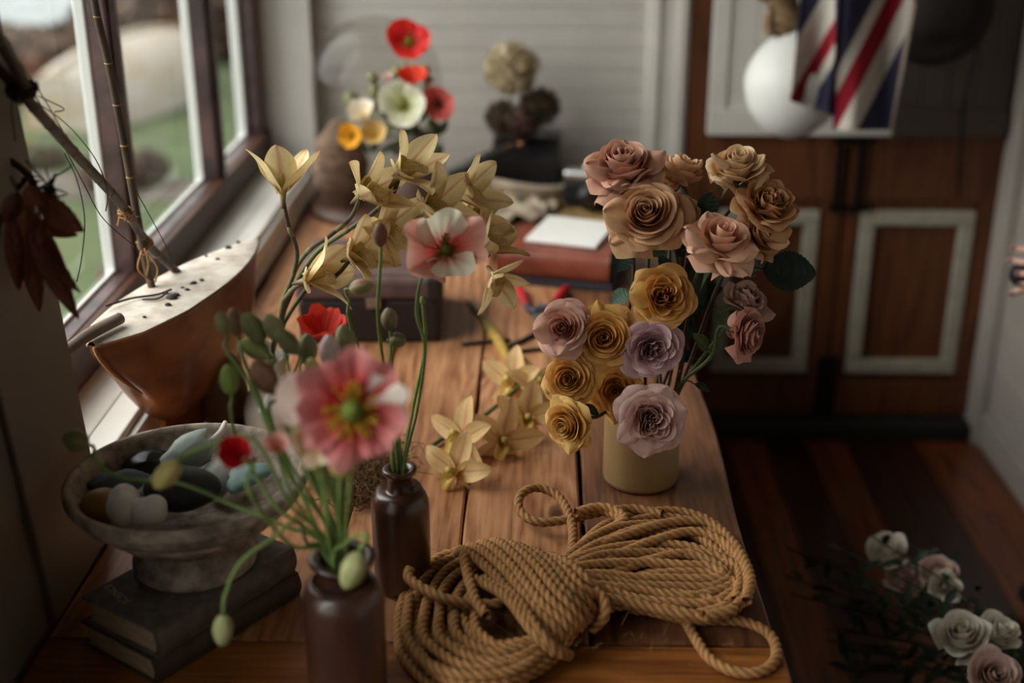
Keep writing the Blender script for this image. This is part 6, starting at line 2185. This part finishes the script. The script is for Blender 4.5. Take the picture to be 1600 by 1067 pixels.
# ================================================================== HANGING BY THE DOOR
HY = 3.12
MT['buoy'] = plain('white_painted_float', '#dcdcd8', 0.5, var=0.1, scale=8)
MT['coir'] = plain('fibrous_rope_fender', '#8a6f50', 0.9, var=0.4, scale=70, bmp=0.8)
bc = P(1240, 130, Y=HY)
kb = ppm(bc)
rb = 76 / kb
buoy = thing('float', 'large white pear-shaped float hanging before the door', 'float', bc - V(0, 0, rb * 1.2))
MB().sphere(bc, (rb, rb, rb * 1.13), 36, 24, fn=lambda p: np.concatenate([p[..., :2] * (1 - .18 * np.clip(p[..., 2:3] / rb, 0, 1) ** 2), p[..., 2:3]], -1)).build('shell', MT['buoy'], buoy)
m = MB()
tp_ = P(1222, 40, Y=HY)
for k in range(7):
    ang = np.linspace(0, 2 * pi, 24)
    r_ = .020 + .004 * sin(k * 2)
    m.tube([P(1222 + 10 * sin(k), 45 - k * 13, Y=HY) + V(cos(a_) * r_ * 1.4, sin(a_) * r_, .006 * sin(2 * a_)) for a_ in ang], .013, 8)
m.tube(spline([P(1232, 45, Y=HY), P(1210, 20, Y=HY), P(1200, 40, Y=HY - .02), P(1208, 52, Y=HY - .02)], n=16), .013, 8)
m.tube([P(1225, 40, Y=HY), P(1222, -60, Y=HY), V(P(1222, -60, Y=HY)[0], HY, 2.2)], .02, 8)
m.build('rope_lanyard', MT['coir'], buoy)

# flag, folded in two hanging panels
FY = 2.98


def flagcol(x_, y_):
    """position in the crop of the flag in which its stripes were measured"""
    navy, red, wh = srgb('#343248'), srgb('#8c1424'), srgb('#c9c0b6')
    # stripes slope down-left
    if x_ < 610 + (y_ > 500) * 0 and x_ < 650:
        # left panel: distance across the stripe
        d = (x_ - 650) + (y_ - 0) * 0.60
        if d < -160:
            return navy
        if d < 45:
            return wh
        if d < 155:
            return red
        if d < 235:
            return wh
        return navy
    d = (x_ - 980) + y_ * 0.52
    if d < -85:
        return navy
    if d < 5:
        return wh
    if d < 150:
        return red
    if d < 300 - 0.00 * y_:
        return wh
    return navy


def crop2px(x_, y_):
    return 1180 + x_ / 4.85, y_ / 4.85


fr_, fc_ = [], []
NX, NY = 130, 200
for i in range(NY):
    v_ = i / (NY - 1)
    row, rc_ = [], []
    for j in range(NX):
        u_ = j / (NX - 1)
        # left edge and right edge of the cloth, fold in between
        y_ = -330 + v_ * 1300
        xl = 345 - 0.085 * max(0, y_)
        xf = 650 - 0.085 * max(0, y_ + 100)
        xr = 1215 - 0.19 * max(0, y_ - 50)
        if u_ < 0.34:
            x_ = xl + (xf - xl) * u_ / 0.34
        else:
            x_ = xf + (xr - xf) * (u_ - 0.34) / 0.66
        # ragged hem
        hem = 780 + 200 * min(1, max(0, (x_ - 280) / 300)) if x_ < 590 else 985
        if x_ < 590:
            hem = 770 + 0.33 * (x_ - 280)
        yy = -330 + v_ * (hem + 330)
        px_, py_ = crop2px(x_, yy)
        fold = 0.030 * sin((x_ - 300) / 900 * 2 * pi * 1.6) + (0.02 if x_ > xf else 0) * 1 + 0.006 * sin(x_ / 40.0 + yy / 200)
        row.append(P(px_, py_, Y=FY + fold))
        col = flagcol(x_, yy)
        if u_ > 0.965:
            col = srgb('#a8988c')
        rc_.append(col)
    fr_.append(row)
    fc_.append(rc_)
fl_ = MB().grid(fr_, np.array(fc_)).build('flag', MT['paint'], solid=0.0015)
tag(fl_, 'old folded navy flag with red and white diagonal stripes hanging before the door', 'flag')

MT['dark_straw'] = plain('dark_woven_hat', '#2a211b', 0.9, var=0.4, scale=80, bmp=0.7)
hc = P(1462, 10, Y=3.30)
hat = thing('woven_hat', 'dark woven round hat hanging right of the flag', 'hat', hc - V(0, 0, .12))
kh = ppm(hc)
Rh = 92 / kh
B_ = basis((0, -1, 0.05))
hm_ = MB()
th = np.linspace(0, 2 * pi, 48, endpoint=False)
rows = []
for r_, z_ in ((.001, .085), (.25, .083), (.42, .070), (.50, .03), (.52, .0), (.75, -.004), (1.0, .004), (1.0, -.003), (.75, -.010), (.52, -.008), (.46, .02), (.001, .07)):
    rows.append(np.stack([Rh * r_ * np.cos(th), Rh * r_ * np.sin(th), np.full(48, z_)], 1))
hm_.grid(np.array(rows) @ B_.T + hc, closeu=True)
hm_.build('brim_and_crown', MT['dark_straw'], hat)
m = MB().tube(spline([P(1530, -40, Y=3.36), P(1528, 60, Y=3.36), P(1518, 100, Y=3.36), P(1508, 150, Y=3.36), P(1502, 215, Y=3.37), P(1498, 300, Y=3.38)], n=40), .0045, 6)
tag(m.build('cord', MT['iron']), 'thin dark cord hanging down the door right of the woven hat', 'cord')
m = MB()
m.box((0.6, BY - 0.075, 1.92), (1.25, BY - 0.059, 2.0))
pr = thing('peg_rail', 'wooden peg rail on the door panel from which the flag and float hang', 'rail', (0.92, BY - .06, 1.92))
m.build('rail', MT['door_wood'], pr, smooth=False, bevel=.003)

# ================================================================== WHITE ROSES ON THE FLOOR
MT['bucket'] = plain('black_florist_bucket', '#141313', 0.5, var=0.2)
bb = V(1.02, 1.62, 0.0)
bk = thing('bucket', 'black bucket of white roses standing on the floor at the lower right', 'bucket', bb)
MB().lathe([(.001, .001), (.11, .001), (.115, .01), (.14, .26), (.146, .262), (.146, .27), (.136, .268), (.11, .02), (.001, .015)], 40, bb).build('body', MT['bucket'], bk)
WH = ('#b8a890', '#d8cfc0', '#e2dccf', '#b5b095')
BLS = ('#b08a7a', '#cfb0a4', '#dcc4b8', '#a8907a')
G4 = 'white roses in the floor bucket'
fr_list = [('white pointed rose farthest up-left in the floor bucket', (1387, 860), 70, 2.02, (-.25, -.3, .9), WH, 71, 14, 1.3), ('blush rose right below the farthest up-left white rose', (1408, 902), 64, 1.98, (-.1, -.4, .9), BLS, 72, 14, 1.2), ('blush pink open rose in the middle of the floor bucket', (1470, 890), 66, 1.98, (.1, -.4, .9), BLS, 73, 20, .9), ('cream rose facing the camera, below the blush pink open rose', (1478, 915), 56, 1.90, (0, -.6, .7), WH, 74, 16, 1.0), ('small dusky rose between the blush and the large white rose', (1505, 945), 44, 1.90, (.3, -.4, .7), ('#7a5548', '#b08f84', '#c4a89a', '#8a7060'), 75, 14, .9), ('largest white rose, low in the floor bucket', (1502, 990), 96, 1.72, (-.2, -.4, .9), WH, 76, 18, 1.15), ('white rose at the right edge beside the largest white rose', (1562, 985), 76, 1.76, (.25, -.3, .9), WH, 77, 16, 1.15), ('white and pink rose lowest at the right edge', (1556, 1052), 90, 1.64, (.1, -.6, .7), BLS, 78, 20, .9)]
for (lb, hd, dia, yy, ax, pal, sd, n_, H_) in fr_list:
    h_ = P(hd[0], hd[1], Y=yy)
    a_ = atan2(h_[1] - bb[1], h_[0] - bb[0])
    rose(lb, hd, dia, yy, ax, pal, sd, n=n_, open_=.4, ruffle=.3, droop=.5, H=H_, mouth=V(bb[0] + cos(a_) * .10, bb[1] + sin(a_) * .10, .27), foot=V(bb[0] + cos(a_) * .05, bb[1] + sin(a_) * .05, .03), stemcol='#3c4630', group=G4, name='rose', depth=.5)
fg = MB()
rn = random.Random(9)
fgt = thing('greenery', 'dark leafy greenery spilling left from the floor bucket', 'foliage', bb + V(0, 0, .03))
for k in range(26):
    e = P(rn.uniform(1230, 1400), rn.uniform(830, 1060), Y=rn.uniform(1.95, 2.2))
    s_ = bb + V(rn.uniform(-.08, .05), rn.uniform(-.06, .06), .05)
    mid = bb + V(-.12, rn.uniform(.0, .08), .28)
    sp = spline([s_, mid, (mid + e) / 2 + V(0, 0, .06), e], n=26)
    fg.tube(sp, .0018, 5, srgb('#28321f'))
    for i in range(10, 26, 2):
        d = unit(V(rn.gauss(0, 1), rn.gauss(0, 1), rn.gauss(0, .6)))
        lm_ = leaf_mesh(sp[i], sp[i] + d * rn.uniform(.03, .05), (0, -.5, 1), .014, rn.choice(['#1f2a1c', '#27331f', '#2f3a26', '#3a3a24']))
        fg.add(lm_.v[0], lm_.f, lm_.c[0])
fg.build('leafy_stem', MT['leaf'], fgt)

# ================================================================== PERSON AT THE RIGHT WALL
def remesh(o, vox):
    r_ = o.modifiers.new('one_surface', 'REMESH')
    r_.mode = 'VOXEL'
    r_.voxel_size = vox
    r_.use_smooth_shade = True
    sm = o.modifiers.new('soften', 'SMOOTH')
    sm.iterations = 4
    sm.factor = 0.5


MT['skin'] = plain('skin', '#cfa595', 0.5, var=0.12, scale=20)
MT['black_cloth'] = plain('black_wool', '#17161a', 0.9, var=0.2, scale=60)
MT['hair'] = plain('dark_hair', '#2a1c15', 0.5, var=0.4, scale=120, stretch=(1, 1, .1))
MT['nail'] = plain('mauve_nail', '#9c6a70', 0.3)
px_, py_ = 1.165, 2.40
ps = thing('person', 'person in black at the right edge, only the fingertips showing, holding a small black pouch', 'person', (px_, py_, 0))
cb = MB()
cb.tube(spline([(px_, py_, .82), (px_ + .01, py_, 1.0), (px_ + .02, py_, 1.18), (px_, py_, 1.32), (px_ - .005, py_, 1.40)], n=24), [.085, .075, .085, .085, .05], 18)
cb.sphere((px_, py_, 1.30), (.085, .17, .10), 18, 12)
cb.sphere((px_, py_, .88), (.088, .15, .11), 18, 12)
for sg in (-1, 1):
    cb.tube(spline([(px_, py_ + sg * .09, .88), (px_, py_ + sg * .095, .5), (px_ + .005, py_ + sg * .09, .10)], n=20), [.075, .055, .042], 14)
    cb.sphere((px_ - .0, py_ + sg * .09, .045), (.080, .042, .042), 14, 8)
    cb.tube(spline([(px_, py_ + sg * .18, 1.34), (px_ + .02, py_ + sg * .21, 1.12), (px_ - .01, py_ + sg * .17, .93), (px_ - .06, py_ + sg * .10, .885)], n=22), [.050, .042, .040, .028], 14)
co_ = cb.build('clothing', MT['black_cloth'], ps)
remesh(co_, 0.012)
hp = P(1590, 424, Y=2.33)
sk_ = MB()
sk_.tube(spline([(px_, py_, 1.36), (px_ - .005, py_, 1.42), (px_ - .01, py_, 1.50)], n=10), .048, 14)
sk_.sphere((px_ - .018, py_, 1.575), (.088, .070, .105), 22, 16)
sk_.sphere((px_ - .055, py_, 1.525), (.045, .045, .035), 14, 10)
sk_.tube([(px_ - .10, py_, 1.59), (px_ - .122, py_, 1.555), (px_ - .10, py_, 1.548)], [.008, .013, .010], 10)
for sg in (-1, 1):
    sk_.sphere((px_ - .005, py_ + sg * .072, 1.57), (.016, .007, .028), 10, 8)
for sg in (-1, 1):
    sk_.tube(spline([(px_, py_, 1.36), (px_, py_ + sg * .12, 1.36), (px_, py_ + sg * .18, 1.32), (px_ + .02, py_ + sg * .21, 1.12), (px_ - .01, py_ + sg * .17, .93), (px_ - .06, py_ + sg * .10, .886)], n=40), [.030, .028, .026, .024, .021], 12)
# near hand: palm and five fingers round the pouch, tips towards the table
H0 = V(hp[0] + .085, 2.33, hp[2] + .005)
wrist = V(px_ - .055, 2.315, .888)
sk_.tube(spline([wrist + V(.05, .0, .004), wrist, H0 + V(.02, 0, .01), H0], n=16), [.024, .021, .024, .026], 14)
sk_.sphere(H0, (.036, .020, .040), 16, 12)
nl = []
for (fx, fy, bz_, r_, fwd) in ((1583, 387, .030, .0078, -.018), (1578, 407, .012, .0082, -.022), (1590, 427, -.006, .0078, -.020), (1594, 444, -.022, .0066, -.014), (1580, 459, -.034, .0088, .010)):
    tip_ = P(fx, fy, Y=2.33 + fwd - .004)
    b0_ = H0 + V(-.005, fwd * .5, bz_)
    mid_ = (tip_ + b0_) / 2 + V(0, fwd * .9 - .008, .006)
    sp = spline([b0_ + V(.02, 0, 0), b0_, mid_, tip_], n=16)
    sk_.tube(sp, [r_ * 1.15, r_ * 1.1, r_, r_ * .82], 10)
    sk_.sphere(tip_, r_ * .84, 10, 8)
    nl.append((tip_ + V(-.002, -.0045, .002), r_))
# far hand, relaxed against the near one
H2 = V(px_ - .085, 2.46, .88)
sk_.tube(spline([(px_ - .06, py_ + .10, .885), H2], n=8), .022, 12)
sk_.sphere(H2, (.034, .020, .038), 14, 10)
for q_ in range(4):
    b0_ = H2 + V(-.02, -.004, .026 - .017 * q_)
    sk_.tube(spline([b0_, b0_ + V(-.03, -.006, 0), b0_ + V(-.045 + .004 * abs(q_ - 1), -.022, -.006)], n=10), [.0085, .0078, .0066], 10)
sk_.tube(spline([H2 + V(.01, -.004, .03), H2 + V(-.015, -.02, .044), H2 + V(-.035, -.024, .040)], n=10), [.010, .009, .0075], 10)
so_ = sk_.build('body', MT['skin'], ps)
remesh(so_, 0.0035)
nm_ = MB()
for (c_, r_) in nl:
    nm_ = MB().sphere(c_, (r_ * .75, r_ * .35, r_ * .55), 10, 6)
    nm_.build('fingernail', MT['nail'], so_)
hr_ = MB().sphere((px_ - .002, py_, 1.60), (.092, .082, .105), 24, 18, fn=lambda p: p * (1 + .02 * np.sin(p[..., 1:2] * 90)))
hr_.tube(spline([(px_ + .04, py_, 1.60), (px_ + .055, py_, 1.48), (px_ + .055, py_, 1.34)], n=14), [.05, .045, .03], 14)
ho_ = hr_.build('hair', MT['hair'], ps)
ey_ = MB()
for sg in (-1, 1):
    MB().sphere((px_ - .096, py_ + sg * .030, 1.583), .009, 10, 8).build('eye', MT['black_cloth'], so_)
MB().tube([(px_ - .098, py_ - .02, 1.522), (px_ - .102, py_, 1.522), (px_ - .098, py_ + .02, 1.522)], [.003, .006, .003], 8).build('mouth', MT['nail'], so_)
pc_ = P(1604, 428, Y=2.335)
po_ = MB().sphere(pc_, (.034, .012, .028), 20, 14)
tag(po_.build('pouch', MT['black_cloth']), 'small black pouch in the fingers at the right edge', 'pouch')
